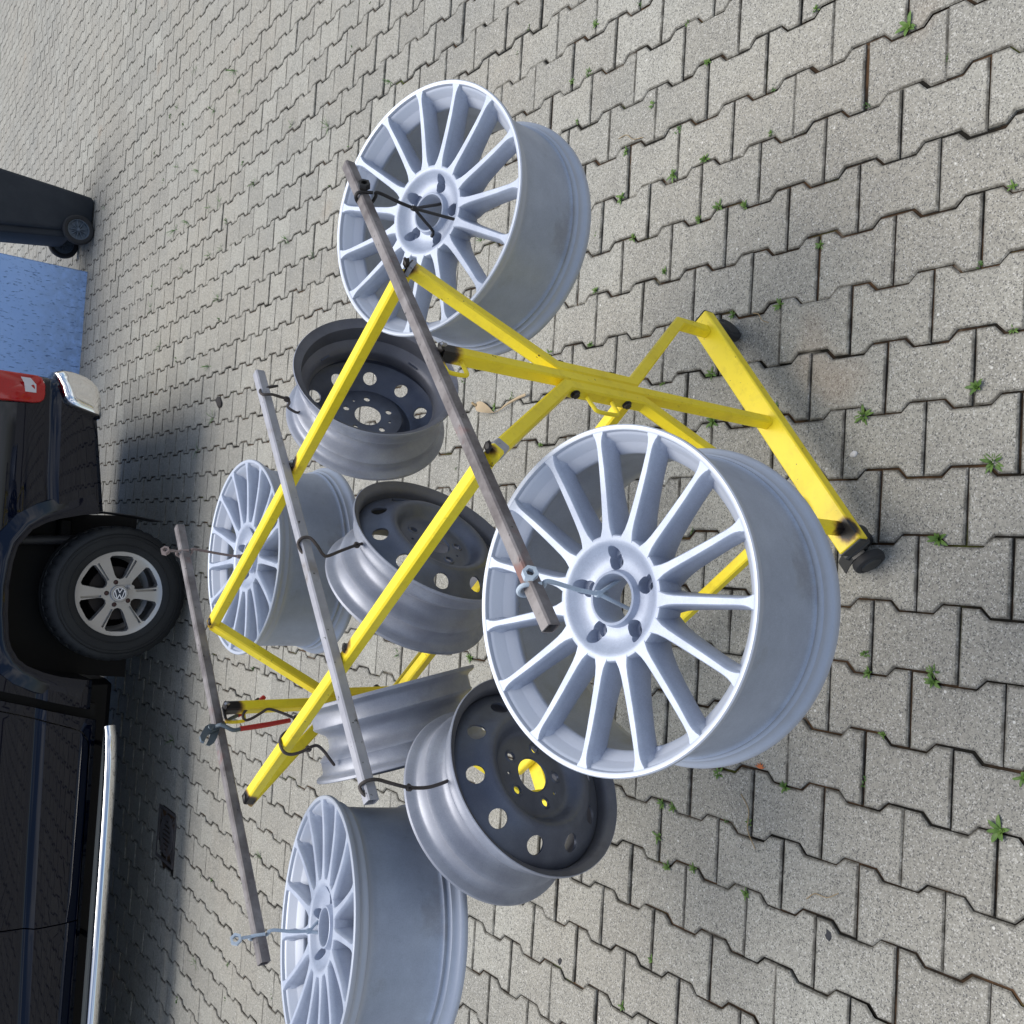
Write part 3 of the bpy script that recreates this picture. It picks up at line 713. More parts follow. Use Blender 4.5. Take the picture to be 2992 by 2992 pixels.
steels = [(steel_mtx((-.079, -.022, .710), (.561, -.825, -.069), 0, -39.0), 'grey steel rim with dark bowl at the near end of the middle bar'),
          (steel_mtx((.382, .351, .741), (.77, -.637, -.039), 0, -37.5), 'grey steel rim crossed by a yellow rail, overlapped by the largest alloy rim'),
          (steel_mtx((.787, .608, .788), (.6, -.751, .276), 1, 35.0), 'grey steel rim showing its hollow inner side, at the far end of the middle bar'),
          (steel_mtx((.020, .478, .772), nG, 1, 10.0), 'grey steel rim seen edge-on between the middle bar and the rear bar')]
rimS = thing('steel_rim', steels[0][1], 'wheel rim', group=GS, mtx=steels[0][0]); steel_parts(rimS)
for m_, lb in steels[1:]:
    c = copy_tree(rimS); c.matrix_world = m_; c['label'] = lb

# ------------------------------------------------------------------ hooks
def hook(label, pts, m_, r=.0035, ties=(), seg=9, smooth=4):
    """bent rod hook; ties are indices of twisted wire joints"""
    o = Vector(pts[0]); h = thing('hanging_hook', label, 'hook', o, 'bent rod hooks on the rack')
    b = MB(); b.rod([Vector(p)-o for p in pts], (lambda t: r*(1-.25*(t < .02)-.2*(t > .985))), seg, smooth); obj('rod', b, m_, h)
    for c in ties:
        tb = MB(); c = Vector(c)
        for k in range(3):
            a = k*2.1; d = Vector((math.cos(a), math.sin(a), .5)).normalized(); e = d.cross(UP).normalized(); f_ = d.cross(e)
            tb.rod([c-o+d*(.0022*(k-1))+e*(.0058*math.cos(q*math.pi/4))+f_*(.0058*math.sin(q*math.pi/4)) for q in range(9)], .0021, 6, 0)
        obj('wire_knot', tb, m_, h)
    return h
def off(pts, d): return [tuple(Vector(p)+d) for p in pts]
hook('black bent hook from the middle bar into the rim with the dark bowl', [(-.104, .008, 1.066), (-.098, .014, 1.082), (-.085, .024, 1.0865), (-.074, .014, 1.079), (-.072, .010, 1.060), (-.082, .018, 1.030), (-.092, .012, .995), (-.096, .010, .962), (-.095, .010, .937), (-.089, .012, .905), (-.084, .018, .885), (-.080, .025, .860)], MROD, ties=[(-.093, .012, .989)])
hook('black hook with a big bend on the middle of the middle bar', [(.322, .336, 1.062), (.328, .342, 1.082), (.345, .354, 1.0875), (.358, .352, 1.081), (.360, .346, 1.066), (.345, .338, 1.052), (.327, .332, 1.040), (.324, .333, 1.028), (.337, .343, .992), (.351, .356, .950), (.356, .364, .928)], MROD, ties=[(.352, .357, .948)])
hook('black hook at the far end of the middle bar', [(.718, .631, 1.040), (.709, .632, 1.066), (.700, .628, 1.084), (.688, .608, 1.086), (.690, .600, 1.066), (.688, .606, 1.040), (.686, .606, 1.024), (.682, .632, 1.008), (.680, .690, .985), (.677, .735, .942), (.68, .734, .93)], MROD, ties=[(.686, .606, 1.026)])
hook('dark hook hanging from the wire loop on the rear post, beside the red pliers', [(-.044, .775, .968), (-.060, .764, .994), (-.078, .748, 1.016), (-.090, .740, 1.013), (-.087, .743, .994), (-.074, .750, .965), (-.068, .752, .948), (-.078, .740, .915), (-.090, .722, .885), (-.083, .70, .86)], MROD, ties=[(-.088, .724, .888)])
hook('dark hook looped over the left yellow rail, holding the edge-on steel rim', [(-.062, .452, 1.030), (-.070, .442, 1.050), (-.084, .428, 1.0615), (-.100, .414, 1.058), (-.106, .408, 1.044), (-.102, .405, 1.022), (-.094, .408, 1.000), (-.092, .412, .981), (-.104, .408, .966), (-.120, .400, .955), (-.136, .403, .940)], MROD, ties=[(-.096, .407, 1.004)])
def tripod_hook(label, bar, c, m_, tip, nut=True, low=.075, fl=False):
    """rod from the bar down to a knot from which three prongs spread into the hub bore"""
    bar, c = Vector(bar), Vector(c); h = thing('hanging_hook', label, 'hook', bar, 'tripod hooks for alloy rims')
    nn = -Nn
    b = MB(); pts = [bar+nn*.016+UP*(-.008)-T*.004, bar+nn*.006+UP*.017, bar-nn*.008+UP*.018, bar-nn*.018+UP*.004, bar-nn*.012-UP*.016, bar+nn*.008-UP*.020, bar+nn*.016-UP*.016, bar+nn*.017-UP*.03, c+(bar-c)*.35+nn*.006, c]
    b.rod([p-bar for p in pts], .0036, 9, 4); obj('rod', b, m_, h)
    k = MB(); k.lathe([(.001, .0075), (.0052, .006), (.0062, .0), (.0050, -.006), (.001, -.0075)], 12, o=c-bar); obj('knot', k, m_, h)
    for q, (dx, dy, dz_) in enumerate(tip):
        p = MB(); p.rod([c-bar, c-bar+Vector((dx, dy, dz_))*.55, c-bar+Vector((dx, dy, dz_)), c-bar+Vector((dx*1.35, dy*1.35, dz_-.004))], .0034, 8, 2); obj('prong', p, m_, h)
    if nut:
        nb = MB(); X = (nn*.9+UP*.42).normalized(); Y = T; Z = X.cross(Y)
        o_ = bar-bar+nn*.018+UP*.008+T*.012 if not fl else nn*.0+UP*.052+nn*.004
        hexo = [(.0125*math.cos(q*math.pi/3), .0125*math.sin(q*math.pi/3)) for q in range(6)]; hexi = [(.0068*math.cos(q*math.pi/3), .0068*math.sin(q*math.pi/3)) for q in range(6)]
        rings = [[o_+Y*x+Z*y+X*z for x, y in P_] for P_, z in ((hexi, -.006), (hexo, -.006), (hexo, .006), (hexi, .006))]
        nb.loft(rings+[rings[0]]); obj('hex_nut', nb, m_, h)
        if fl:
            rb = MB(); rb.rod([UP*.018+nn*.004, UP*.034+nn*.006, UP*.042+nn*.004], .0036, 8, 3); obj('nut_stem', rb, m_, h)
    return h
tripod_hook('pale blue painted hook with a hexagonal nut on the near end of the front bar', (.300, -.413, BZ), (.295, -.406, .927), MRODW, [(.040, .012, -.085), (.0, .045, -.082), (-.032, -.016, -.085)])
tripod_hook('soot black hook with a hexagonal nut on the far end of the front bar', (1.052, .198, BZ), (1.049, .172, .970), MRODB, [(.038, .022, -.08), (-.012, -.038, -.075), (-.022, .034, -.07)])
tripod_hook('brown steel hook with a raised nut on the far end of the rear bar', (.304, 1.108, BZ), (.302, 1.086, .922), bare_steel('brown_rod', (.16, .11, .10), (.28, .22, .20), (.2, .12, .1), .5), [(.036, .018, -.07), (-.012, -.036, -.07), (-.02, .034, -.07)], fl=True)
tripod_hook('pale blue hook with a raised nut on the near end of the rear bar', (-.496, .445, BZ), (-.500, .428, .960), MRODW, [(.038, .018, -.06), (-.012, -.038, -.06), (-.03, .024, -.06)], fl=True)

# ------------------------------------------------------------------ pliers hanging over the rear bar
pp = O2+Vector((-.022, -.028, 0)); bo = Vector((-.105, .738, 1.095))
pli = thing('water_pump_pliers', 'adjustable pliers with worn red grips hanging open over the rear bar', 'pliers', bo)
PX = Vector((-.83, -.56, 0)); PY = UP   # working plane
def q2(a, z, d=0): return PX*a+UP*z+(-Nn)*d
def flat(poly, d0, d1): poly = [(a*.82, (z-.0)*.82) for a, z in poly]; b = MB(); b.loft([[q2(a, z, d) for a, z in poly] for d in (d0, d1)], caps=True); return b
obj('pivot', MB().lathe([(.001, .008), (.0065, .008), (.0075, .006), (.0075, -.006)], 16, o=q2(0, .004), ax=(PX, UP, -Nn)), MTOOL, pli)
jawA = [(-.008, -.020), (-.012, .006), (-.006, .020), (.008, .030), (.024, .040), (.038, .038), (.043, .030), (.030, .024), (.022, .018), (.016, .008), (.010, -.008), (.004, -.022)]
jawB = [(-.006, -.012), (.004, .006), (.016, .006), (.030, .012), (.046, .022), (.050, .012), (.042, -.002), (.028, -.012), (.012, -.020), (.002, -.024)]
j1 = obj('jaw', flat(jawA, -.004, .004), MTOOL, pli); j2 = obj('jaw', flat(jawB, -.0072, -.0044), MTOOL, pli)
for nm, pts in (('handle', [q2(.004, -.014, .022), q2(.020, -.04, .024), q2(.018, -.060, .024)]), ('handle', [q2(-.004, -.012, -.022), q2(-.030, -.05, -.026), q2(-.045, -.080, -.028)])):
    b = MB(); b.rod([Vector(q2(0, -.006, 0))]+pts, .0050, 8, 3); obj(nm, b, MTOOL, pli)
for pts in ([q2(.018, -.058, .024), q2(.012, -.12, .024), q2(.002, -.19, .022)], [q2(-.045, -.080, -.028), q2(-.062, -.12, -.026), q2(-.088, -.155, -.022)]):
    b = MB(); b.rod(pts, (lambda t: .0068-.0015*abs(t-.4)), 10, 4); obj('grip', b, MREDH, pli)

# ------------------------------------------------------------------ pickup
CA = R(1.0); CX = Vector((math.cos(CA), math.sin(CA), 0)); CY = Vector((-CX.y, CX.x, 0)); CO = Vector((.014, 4.165, 0))
truck = thing('pickup_truck', 'dark blue pickup parked behind the rack, rear corner with chrome bumper and red lamp', 'pickup truck',
              mtx=Matrix(((CX.x, CY.x, 0, CO.x), (CX.y, CY.y, 0, CO.y), (0, 0, 1, 0), (0, 0, 0, 1))))
W_ = 1.88
def body_sec(s_, bot, top, inset=0.0, crease=1.0, zc=0.0):
    """half profile on the near side, mirrored to the far side; (y,z)"""
    c = .032*crease
    p = [(.16, bot), (.06, bot+.004), (.030, bot+.03), (.012, bot+.10), (.002, .665+zc), (.000, .712+zc), (c*.45, .730+zc), (c*.9, .752+zc), (c+.001, .764+zc), (c-.002, .79+zc), (c-.010, .88), (c-.006, .98), (c+.004, 1.06), (c+.012, min(top-.03, 1.12))]
    p = [(y+inset, z) for y, z in p]
    p += [(c+.03+inset, top), (c+.09+inset, top+.006)]
    full = p+[(W_-y, z) for y, z in reversed(p)]
    return [Vector((s_, y, z)) for y, z in full]
bed = MB(); rings = []
for s_, ins, cr_, zc in ((-.595, .0, 1, 0), (-.50, 0, 1, 0), (0, 0, 1, .0), (.45, 0, .9, .02), (.62, 0, 1.0, .034), (.85, .0, 1, .042), (1.02, .004, 1, .05), (1.09, .014, 1, .052), (1.14, .034, 1, .054), (1.17, .065, 1, .055), (1.185, .11, 1, .055)):
    sec_ = body_sec(s_, .49+.14*(s_-.5) if s_ > .4 else .47, 1.16, ins, cr_, zc); slope = .26 if s_ < -.55 else .15 if s_ < -.4 else 0
    rings.append([Vector((p.x+slope*(p.z-.7), p.y, p.z)) for p in sec_])
bed.loft(rings, caps=True); bedm = bed.mesh('bed_side', 28)
arch = [(-.520, .20), (-.503, .412), (-.483, .526), (-.462, .66), (-.437, .747), (-.40, .83), (-.362, .877), (-.30, .915), (-.255, .930), (-.12, .946), (.026, .952), (.15, .942), (.242, .922), (.332, .858), (.375, .79), (.400, .725), (.428, .62), (.444, .529), (.46, .20)]
cut = MB(); cut.loft([[Vector((a, y, z)) for a, z in arch] for y in (-.2, .42)], caps=True)
bedm = boolean(bedm, [cut], 28, 'bed'); bedm.materials.append(MCAR); bedo = obj('bed', bedm, None, truck)
inner = MB(); inner.loft([[Vector((a*1.0, y, z)) for a, z in arch] for y in (.40, .41)], caps=True); obj('wheel_well', inner, MTRIM, bedo)
def cab_sec(s_, bot, crease=1, zc=0, slope=0):
    v = body_sec(0, bot, 1.16, 0, crease, zc); out = []
    for p in v: out.append(Vector((s_+slope*(p.z-.7), p.y, p.z)))
    return out
cabm = MB(); cabm.loft([cab_sec(a, .432, 1, zc, .26) for a, zc in ((-.645, .0), (-.75, -.004), (-1.3, -.014), (-1.9, -.03), (-2.6, -.05), (-3.3, -.07), (-4.1, -.09))], caps=True); cbm = cabm.mesh('cab', 28)
def seam(pts, wdt=.0035, y0=-.05, y1=.10):
    m_ = MB(); P_ = [Vector((a, 0, z)) for a, z in pts]; P_ = catmull(P_, 4); rings = []
    for i, p in enumerate(P_):
        t_ = (P_[min(i+1, len(P_)-1)]-P_[max(i-1, 0)]).normalized(); n_ = Vector((-t_.z, 0, t_.x))*wdt
        rings.append([p-n_+Vector((0, y0, 0)), p+n_+Vector((0, y0, 0)), p+n_+Vector((0, y1, 0)), p-n_+Vector((0, y1, 0))])
    m_.loft(rings, caps=True); return m_
door = seam([(-.60, 1.30), (-.618, 1.05), (-.638, .938), (-.686, .763), (-.731, .617), (-.763, .531), (-.804, .493), (-.852, .476), (-1.053, .468), (-1.5, .462), (-1.9, .458)])
cbm = boolean(cbm, [door, seam([(-1.80, .46), (-1.80, .7), (-1.78, 1.05), (-1.76, 1.3)])], 28, 'cab'); cbm.materials.append(MCAR); cab = obj('cab', cbm, None, truck)
gp = MB(); gp.loft([[Vector((s_+.26*(z-.7), y, z)) for s_, y, z in ((-.70, .09, .44), (-.70, 1.8, .44), (-.62, 1.8, 1.12), (-.62, .09, 1.12))], [Vector((s_+.26*(z-.7), y, z)) for s_, y, z in ((-.56, .09, .44), (-.56, 1.8, .44), (-.56, 1.8, 1.12), (-.56, .09, 1.12))]], caps=True); obj('gap_filler', gp, MTRIM, bedo)
sk = MB(); sk.rod([(.30, .30, .42), (.27, .34, .95)], .028, 14, 0); obj('damper', sk, mat('damper_grey', (.05, .05, .055), .5), bedo)
sk = MB(); sk.box((.24, .36, .62), .34, .10, .07, ch=.01); obj('frame_rail', sk, MTRIM, bedo)
# greenhouse (out of the picture, throws the shadow and reflects)
gh = MB(); gh.loft([[Vector((a, y, z)) for a, y, z in P_] for P_ in ([(-.62, .10, 1.15), (-3.2, .10, 1.15), (-3.2, 1.78, 1.15), (-.62, 1.78, 1.15)], [(-.80, .26, 1.74), (-2.5, .26, 1.74), (-2.5, 1.62, 1.74), (-.80, 1.62, 1.74)], [(-.95, .36, 1.80), (-2.35, .36, 1.80), (-2.35, 1.52, 1.80), (-.95, 1.52, 1.80)])], caps=True); obj('roof', gh, MCAR, cab)
for a0, a1, b0, b1 in ((-.86, -1.68, -.92, -1.66), (-1.76, -2.80, -1.74, -2.45)):
    gl = MB(); gl.loft([[Vector((a, .10+(z-1.15)*.27-.006, z)) for a, z in ((a0, 1.2), (a1, 1.2), (b1, 1.66), (b0, 1.66))], [Vector((a, .13+(z-1.15)*.27, z)) for a, z in ((a0, 1.2), (a1, 1.2), (b1, 1.66), (b0, 1.66))]], caps=True); obj('window', gl, MGLS, cab)
for a in (-1.72, -.9): 
    dh = MB(); dh.rod([(a-.1, -.0, 1.02), (a-.05, -.035, 1.025), (a+.08, -.035, 1.025), (a+.13, .0, 1.02)], .012, 8, 4); obj('door_handle', dh, MCAR, cab)
fcut = MB(); fcut.box((-3.55, .3, .35), .9, .8, .9)
# flare around the arch
fl_ = MB(); A_ = arch[2:-1]; ctr = Vector((-.02, 0, .52)); rings = []
for i, (a, z) in enumerate(A_):
    p = Vector((a, 0, z)); pa = A_[max(i-1, 0)]; pb = A_[min(i+1, len(A_)-1)]; t_ = Vector((pb[0]-pa[0], 0, pb[1]-pa[1])).normalized(); n_ = Vector((-t_.z, 0, t_.x))
    if n_.dot(p-ctr) < 0: n_ = -n_
    wd = .10
    rings.append([p+Vector((0, .06, 0)), p+Vector((0, -.018, 0))-n_*.002, p+Vector((0, -.022, 0))+n_*.006, p+Vector((0, -.021, 0))+n_*.035, p+Vector((0, -.014, 0))+n_*.050, p+Vector((0, .000, 0))+n_*.076, p+Vector((0, .018, 0))+n_*(wd+.008), p+Vector((0, .05, 0))+n_*(wd+.024)])
fl_.loft(rings, closed=False); obj('wheel_arch_flare', fl_, MCAR, bedo)
# lower rear quarter and chrome bumper corner
ch = MB(); edge = [(1.205, .812), (1.165, .796), (1.134, .783), (1.09, .772), (1.055, .759), (1.033, .742), (1.020, .722), (1.011, .700), (1.003, .672), (.991, .628), (.980, .590), (.971, .556), (.985, .549), (1.064, .557), (1.11, .566), (1.149, .578), (1.186, .608), (1.206, .638), (1.220, .68), (1.229, .72), (1.228, .765)]
cc = Vector((1.105, 0, .668)); rings = []
for f_ in (1.0, 1.0, .985, .95, .89, .80, .68, .54, .38, .2, .03):
    ring = []; yy = .14 if not rings else .035-.085*math.sqrt(max(0, 1-f_**7))
    for a, z in edge:
        p = Vector((a, 0, z)); q = cc+(p-cc)*f_; wrap = max(0, q.x-1.06); q.y = yy+wrap*wrap*2.6; ring.append(q)
    rings.append(ring)
ch.loft(rings, caps=True); me = ch.mesh('bumper_corner', 50); obj('bumper_corner', me, MCHR, truck)
bb2 = MB(); bb2.box((1.18, W_/2+.12, .68), .09, W_-.45, .16, ch=.03); obj('rear_bumper', bb2, MCHR, truck)
# tail lamp
tl = MB(); tp = [(1.172, 1.14), (1.172, .885), (1.160, .862), (1.117, .848), (1.069, .845), (1.038, .850), (1.022, .868), (1.015, .900), (1.004, 1.14)]
tl.loft([[Vector((1.09+(a-1.09)*f_, y+max(0, a-1.10)**2*8, 1.0+(z-1.0)*f_)) for a, z in tp] for f_, y in ((1.0, .06), (1.0, .012), (.97, .004), (.90, .000), (.4, -.002))], caps=True); lamp = obj('tail_lamp', tl, MRED, truck)
tw_ = MB(); tw_.loft([[Vector((a, y+max(0, a-1.10)**2*8, z)) for a, z in ((1.146, .972), (1.146, .925), (1.112, .897), (1.068, .894), (1.067, .948), (1.114, .956))] for y in (.004, -.0045)], caps=True); obj('reversing_lens', tw_, MWHL, lamp)
# side step tube
st_ = MB(); pts = [(-.735, -.075, .400), (-.80, -.105, .398), (-.95, -.125, .394), (-1.3, -.128, .388), (-2.0, -.128, .384), (-2.9, -.12, .382), (-3.3, -.10, .38)]
st_.rod(pts, .034, 28, 5); stp = obj('side_step', st_, MCHR, truck)
tb = MB(); tb.loft([[Vector((a, y, z)) for y, z in ((-.09, .418), (-.035, .418), (-.035, .406), (-.09, .406))] for a in (-.77, -.95, -3.2)], caps=True); 
tbm = tb.mesh('step_tread'); obj('step_tread', tbm, mat('ribbed_tread', (.10, .11, .11), .5), stp)
for a in (-.85, -1.9, -3.0):
    bk = MB(); bk.rod([(a, -.10, .385), (a, .1, .40), (a, .25, .45)], .014, 8, 2); obj('step_bracket', bk, MTRIM, stp)
# mud flap seen edge-on
mf = MB(); mf.loft([[Vector((x, y, z)) for x, y in ((.452+d, .02), (.456+d, .02), (.458+d, .26), (.454+d, .26))] for z, d in ((.62, .005), (.45, .0), (.32, -.008), (.16, -.03))], caps=True); obj('mud_flap', mf, MRUB, truck)
# underbody
ub = MB(); ub.box((-2.42, W_/2, .40), 3.8, 1.25, .22, ch=.03); obj('underbody', ub, MTRIM, truck)
# wheels
def car_wheel(x, y, near=True):
    sgn = 1 if near else -1; o = Vector((x, y, .383)); AX = (Vector((1, 0, 0)), UP, Vector((0, -1, 0))) if near else (Vector((1, 0, 0)), UP, Vector((0, 1, 0)))
    b = MB(); SEG = 152
    tyre = [(.238, .010), (.246, .016), (.262, .020), (.295, .024), (.330, .022), (.352, .012), (.366, -.004), (.3765, -.020), (.3800, -.032), (.3825, -.050), (.3835, -.09), (.3755, -.0915), (.3755, -.099), (.3838, -.1005), (.3838, -.15), (.3755, -.1515), (.3755, -.159), (.3835, -.1605), (.3825, -.20), (.378, -.225), (.355, -.245), (.30, -.25), (.24, -.235)]
    groove = {7: .985, 8: .978, 9: .978, 10: .978, 6: .992}
    def fr_(k, i): 
        g_ = k % 4 == 0
        if i in groove and g_: return groove[i]
        return 1
    b.lathe(tyre, SEG, o=o, ax=AX, fr=fr_); me = b.mesh('tyre', 30)
    whl = obj('wheel', b.__class__().lathe([(.238, .008), (.236, -.21), (.20, -.215), (.225, -.205), (.228, -.0), (.231, .006)], 64, closed=True, o=o, ax=AX), MSIL, truck)
    obj('tyre', me, MTYRE, whl)
    # sidewall ribs
    rb = MB()
    for r_ in (.272, .318, .336): rb.lathe([(r_, .020), (r_+.0015, .0256), (r_+.003, .0256), (r_+.0045, .020)], 96, o=o, ax=AX)
    me = rb.mesh('sidewall_rib'); me.materials.append(MTYRE); ro = obj('sidewall_rib', me, None, whl)
    # six-spoke disc
    d_ = MB(); prof = [(.0, .0), (.030, -.004), (.048, -.006), (.072, -.009), (.095, -.008), (.130, -.003), (.180, .000), (.215, .003), (.228, .008), (.236, .0105), (.2365, .006), (.228, -.025), (.205, -.040), (.120, -.045), (.0, -.045)]
    d_.lathe(prof[1:-1], 120, closed=True, o=(0, 0, 0)); dm_ = d_.mesh('disc', 30)
    hubd = cyl(.034, -.044, .001, seg=40).mesh('c'); cuts = []
    for k in range(6):
        a0 = R(60*k+rot6)
        def P2(r_, a): return (r_*math.cos(a0+a), r_*math.sin(a0+a))
        poly = []
        hw_o, hw_i = .052, .030
        for rr, w2 in ((.080, 0), (.086, .018), (.105, .031), (.150, .048), (.195, .064), (.208, .055), (.2125, .03), (.2125, 0)):
            poly.append((rr, w2))
        # window centred between the spokes, sized to leave a wide spoke
        pts_ = [(r_*math.cos(a0)-y*math.sin(a0), r_*math.sin(a0)+y*math.cos(a0)) for r_, y in poly]+[(r_*math.cos(a0)-y*math.sin(a0), r_*math.sin(a0)+y*math.cos(a0)) for r_, y in [(r_, -y) for r_, y in reversed(poly[1:-1])]]
        c = MB(); cx_, cy_ = .15*math.cos(a0), .15*math.sin(a0)
        c.loft([[Vector((cx_+(a-cx_)*f, cy_+(b_-cy_)*f, z)) for a, b_ in pts_] for f, z in ((1.10, .03), (1.0, -.004), (.90, -.06))], caps=True); cuts.append(c)
        sa = a0+R(30+4.5); c = MB(); sd_ = Vector((math.cos(sa), math.sin(sa), 0)); sn = Vector((-sd_.y, sd_.x, 0)); off_ = sn*(-.012)
        c.box(sd_*.150+sn*.0105-UP*.010, .112, .012, .044, (sd_, sn, UP)); cuts.append(c)
    for k in range(5):
        a = R(72*k+18); cuts.append(cyl(.0135, -.03, .05, .066*math.cos(a), .066*math.sin(a), 20))
    dm2 = boolean(dm_, cuts, 30, 'spoke_disc')
    Mx = Matrix(((AX[0].x, AX[1].x, AX[2].x, o.x), (AX[0].y, AX[1].y, AX[2].y, o.y), (AX[0].z, AX[1].z, AX[2].z, o.z), (0, 0, 0, 1)))
    dm2.transform(Mx); dm2.materials.append(MSIL); obj('spoke_disc', dm2, None, whl)
    bd = MB(); bd.lathe([(.001, -.075), (.150, -.075), (.152, -.090), (.001, -.090)], 48, o=o, ax=AX); obj('brake_disc', bd, mat('brake_dark', (.03, .025, .025), .6, .5), whl)
    for k in range(5):
        a = R(72*k+18); p = o+AX[0]*(.066*math.cos(a))+AX[1]*(.066*math.sin(a))
        n_ = MB(); n_.prism([(.0105*math.cos(q*math.pi/3), .0105*math.sin(q*math.pi/3)) for q in range(6)], -.028, -.006, p, AX); n_.lathe([(.0105, -.006), (.001, -.0035)], 12, o=p, ax=AX); obj('wheel_bolt', n_, mat('rusty_bolt', (.06, .03, .028), .5, .5), whl)
    cp = MB(); cp.lathe([(.050, -.012), (.049, .002), (.045, .0085), (.040, .0095), (.037, .0085), (.001, .0088)], 48, o=o, ax=AX); cap = obj('centre_cap', cp, MSIL, whl)
    if near:
        disc_ = MB(); disc_.lathe([(.0355, .0088), (.0353, .0096), (.001, .0097)], 40, o=o, ax=AX); obj('emblem_ground', disc_, mat('emblem_blue', (.02, .03, .05), .3), cap)
        em = MB(); em.lathe([(.0305, .0096), (.0305, .0114), (.0345, .0114), (.0345, .0096)], 48, o=o, ax=AX)
        rot_ = R(0)
        def stroke(p, q, wd=.0046):
            p = Vector((p[1], -p[0]))*1.42; q = Vector((q[1], -q[0]))*1.42; d = (q-p).normalized(); n_ = Vector((-d.y, d.x))*wd/2
            P_ = [p-n_, p+n_, q+n_, q-n_]; em.loft([[o+AX[0]*v.x+AX[1]*v.y+AX[2]*z for v in P_] for z in (.0096, .0114)], caps=True)
        for p, q in (((-.0088, .0200), (0, .0030)), ((0, .0030), (.0088, .0200)), ((-.0185, .0118), (-.0082, -.0205)), ((-.0082, -.0205), (0, -.0025)), ((0, -.0025), (.0082, -.0205)), ((.0082, -.0205), (.0185, .0118))): stroke(p, q)
        me = em.mesh('emblem', 30); me.materials.append(mat('emblem_silver', (.80, .80, .82), .4, .1)); obj('emblem', me, None, cap)
    return whl
rot6 = 60
car_wheel(.0, -.005); car_wheel(.0, W_+.005, False)

# ------------------------------------------------------------------ weeds in the joints
def weed_mesh(kind, seed):
    r_ = random.Random(seed); b = MB()
    def leaf(az, el, ln, wd, curl=.3, fold=.25):
        d = Vector((math.cos(az), math.sin(az), 0)); s_ = Vector((-d.y, d.x, 0)); pts = []
        for i in range(6):
            t = i/5; rr = ln*t; zz_ = ln*(math.sin(el)*t-curl*t*t*.8)+.001; w2 = wd*math.sin(math.pi*min(1, (t*.93+.07)))**.75*(1 if kind != 'grass' else .55)
            c = d*(rr*math.cos(el))+UP*zz_
            pts.append((c-s_*w2/2+UP*(w2*fold), c, c+s_*w2/2+UP*(w2*fold)))
        vs = [p for tr in pts for p in tr]; fs = []
        for i in range(5):
            for k in (0, 1): fs.append((i*3+k, i*3+k+1, i*3+k+4, i*3+k+3))
        b.add(vs, fs)
    if kind == 'rosette':
        n = r_.randint(9, 13)
        for i in range(n): leaf(i*2.4+r_.uniform(-.3, .3), r_.uniform(.25, .9), r_.uniform(.016, .030), r_.uniform(.005, .0085))
        for i in range(4): leaf(r_.uniform(0, 6.3), r_.uniform(.8, 1.3), r_.uniform(.012, .018), .005)
    elif kind == 'broad':
        for i in range(6): leaf(i*1.1+r_.uniform(-.4, .4), r_.uniform(.3, .8), r_.uniform(.022, .034), r_.uniform(.0065, .0095), .35)
        for i in range(5): leaf(r_.uniform(0, 6.3), r_.uniform(.6, 1.2), r_.uniform(.012, .02), .007)
    elif kind == 'grass':
        for i in range(r_.randint(7, 11)): leaf(r_.uniform(0, 6.3), r_.uniform(.3, 1.2), r_.uniform(.03, .065), r_.uniform(.004, .007), .35, .15)
    else:
        for i in range(r_.randint(10, 16)):
            k = len(b.v); leaf(r_.uniform(0, 6.3), r_.uniform(.1, 1.2), r_.uniform(.007, .014), r_.uniform(.004, .006))
            dx, dy = r_.uniform(-.014, .014), r_.uniform(-.006, .006)
            for q in range(k, len(b.v)): v = b.v[q]; b.v[q] = (v[0]+dx, v[1]+dy, v[2])
    return b.mesh('weed', 0)
WK = {k: [weed_mesh(k, q+11*len(k)) for q in range(4)] for k in ('rosette', 'broad', 'grass', 'moss')}
for k, l in WK.items():
    for me in l: me.shade_smooth(); me.materials.append(MLEAF if k in ('rosette', 'broad') else MLEAF2)
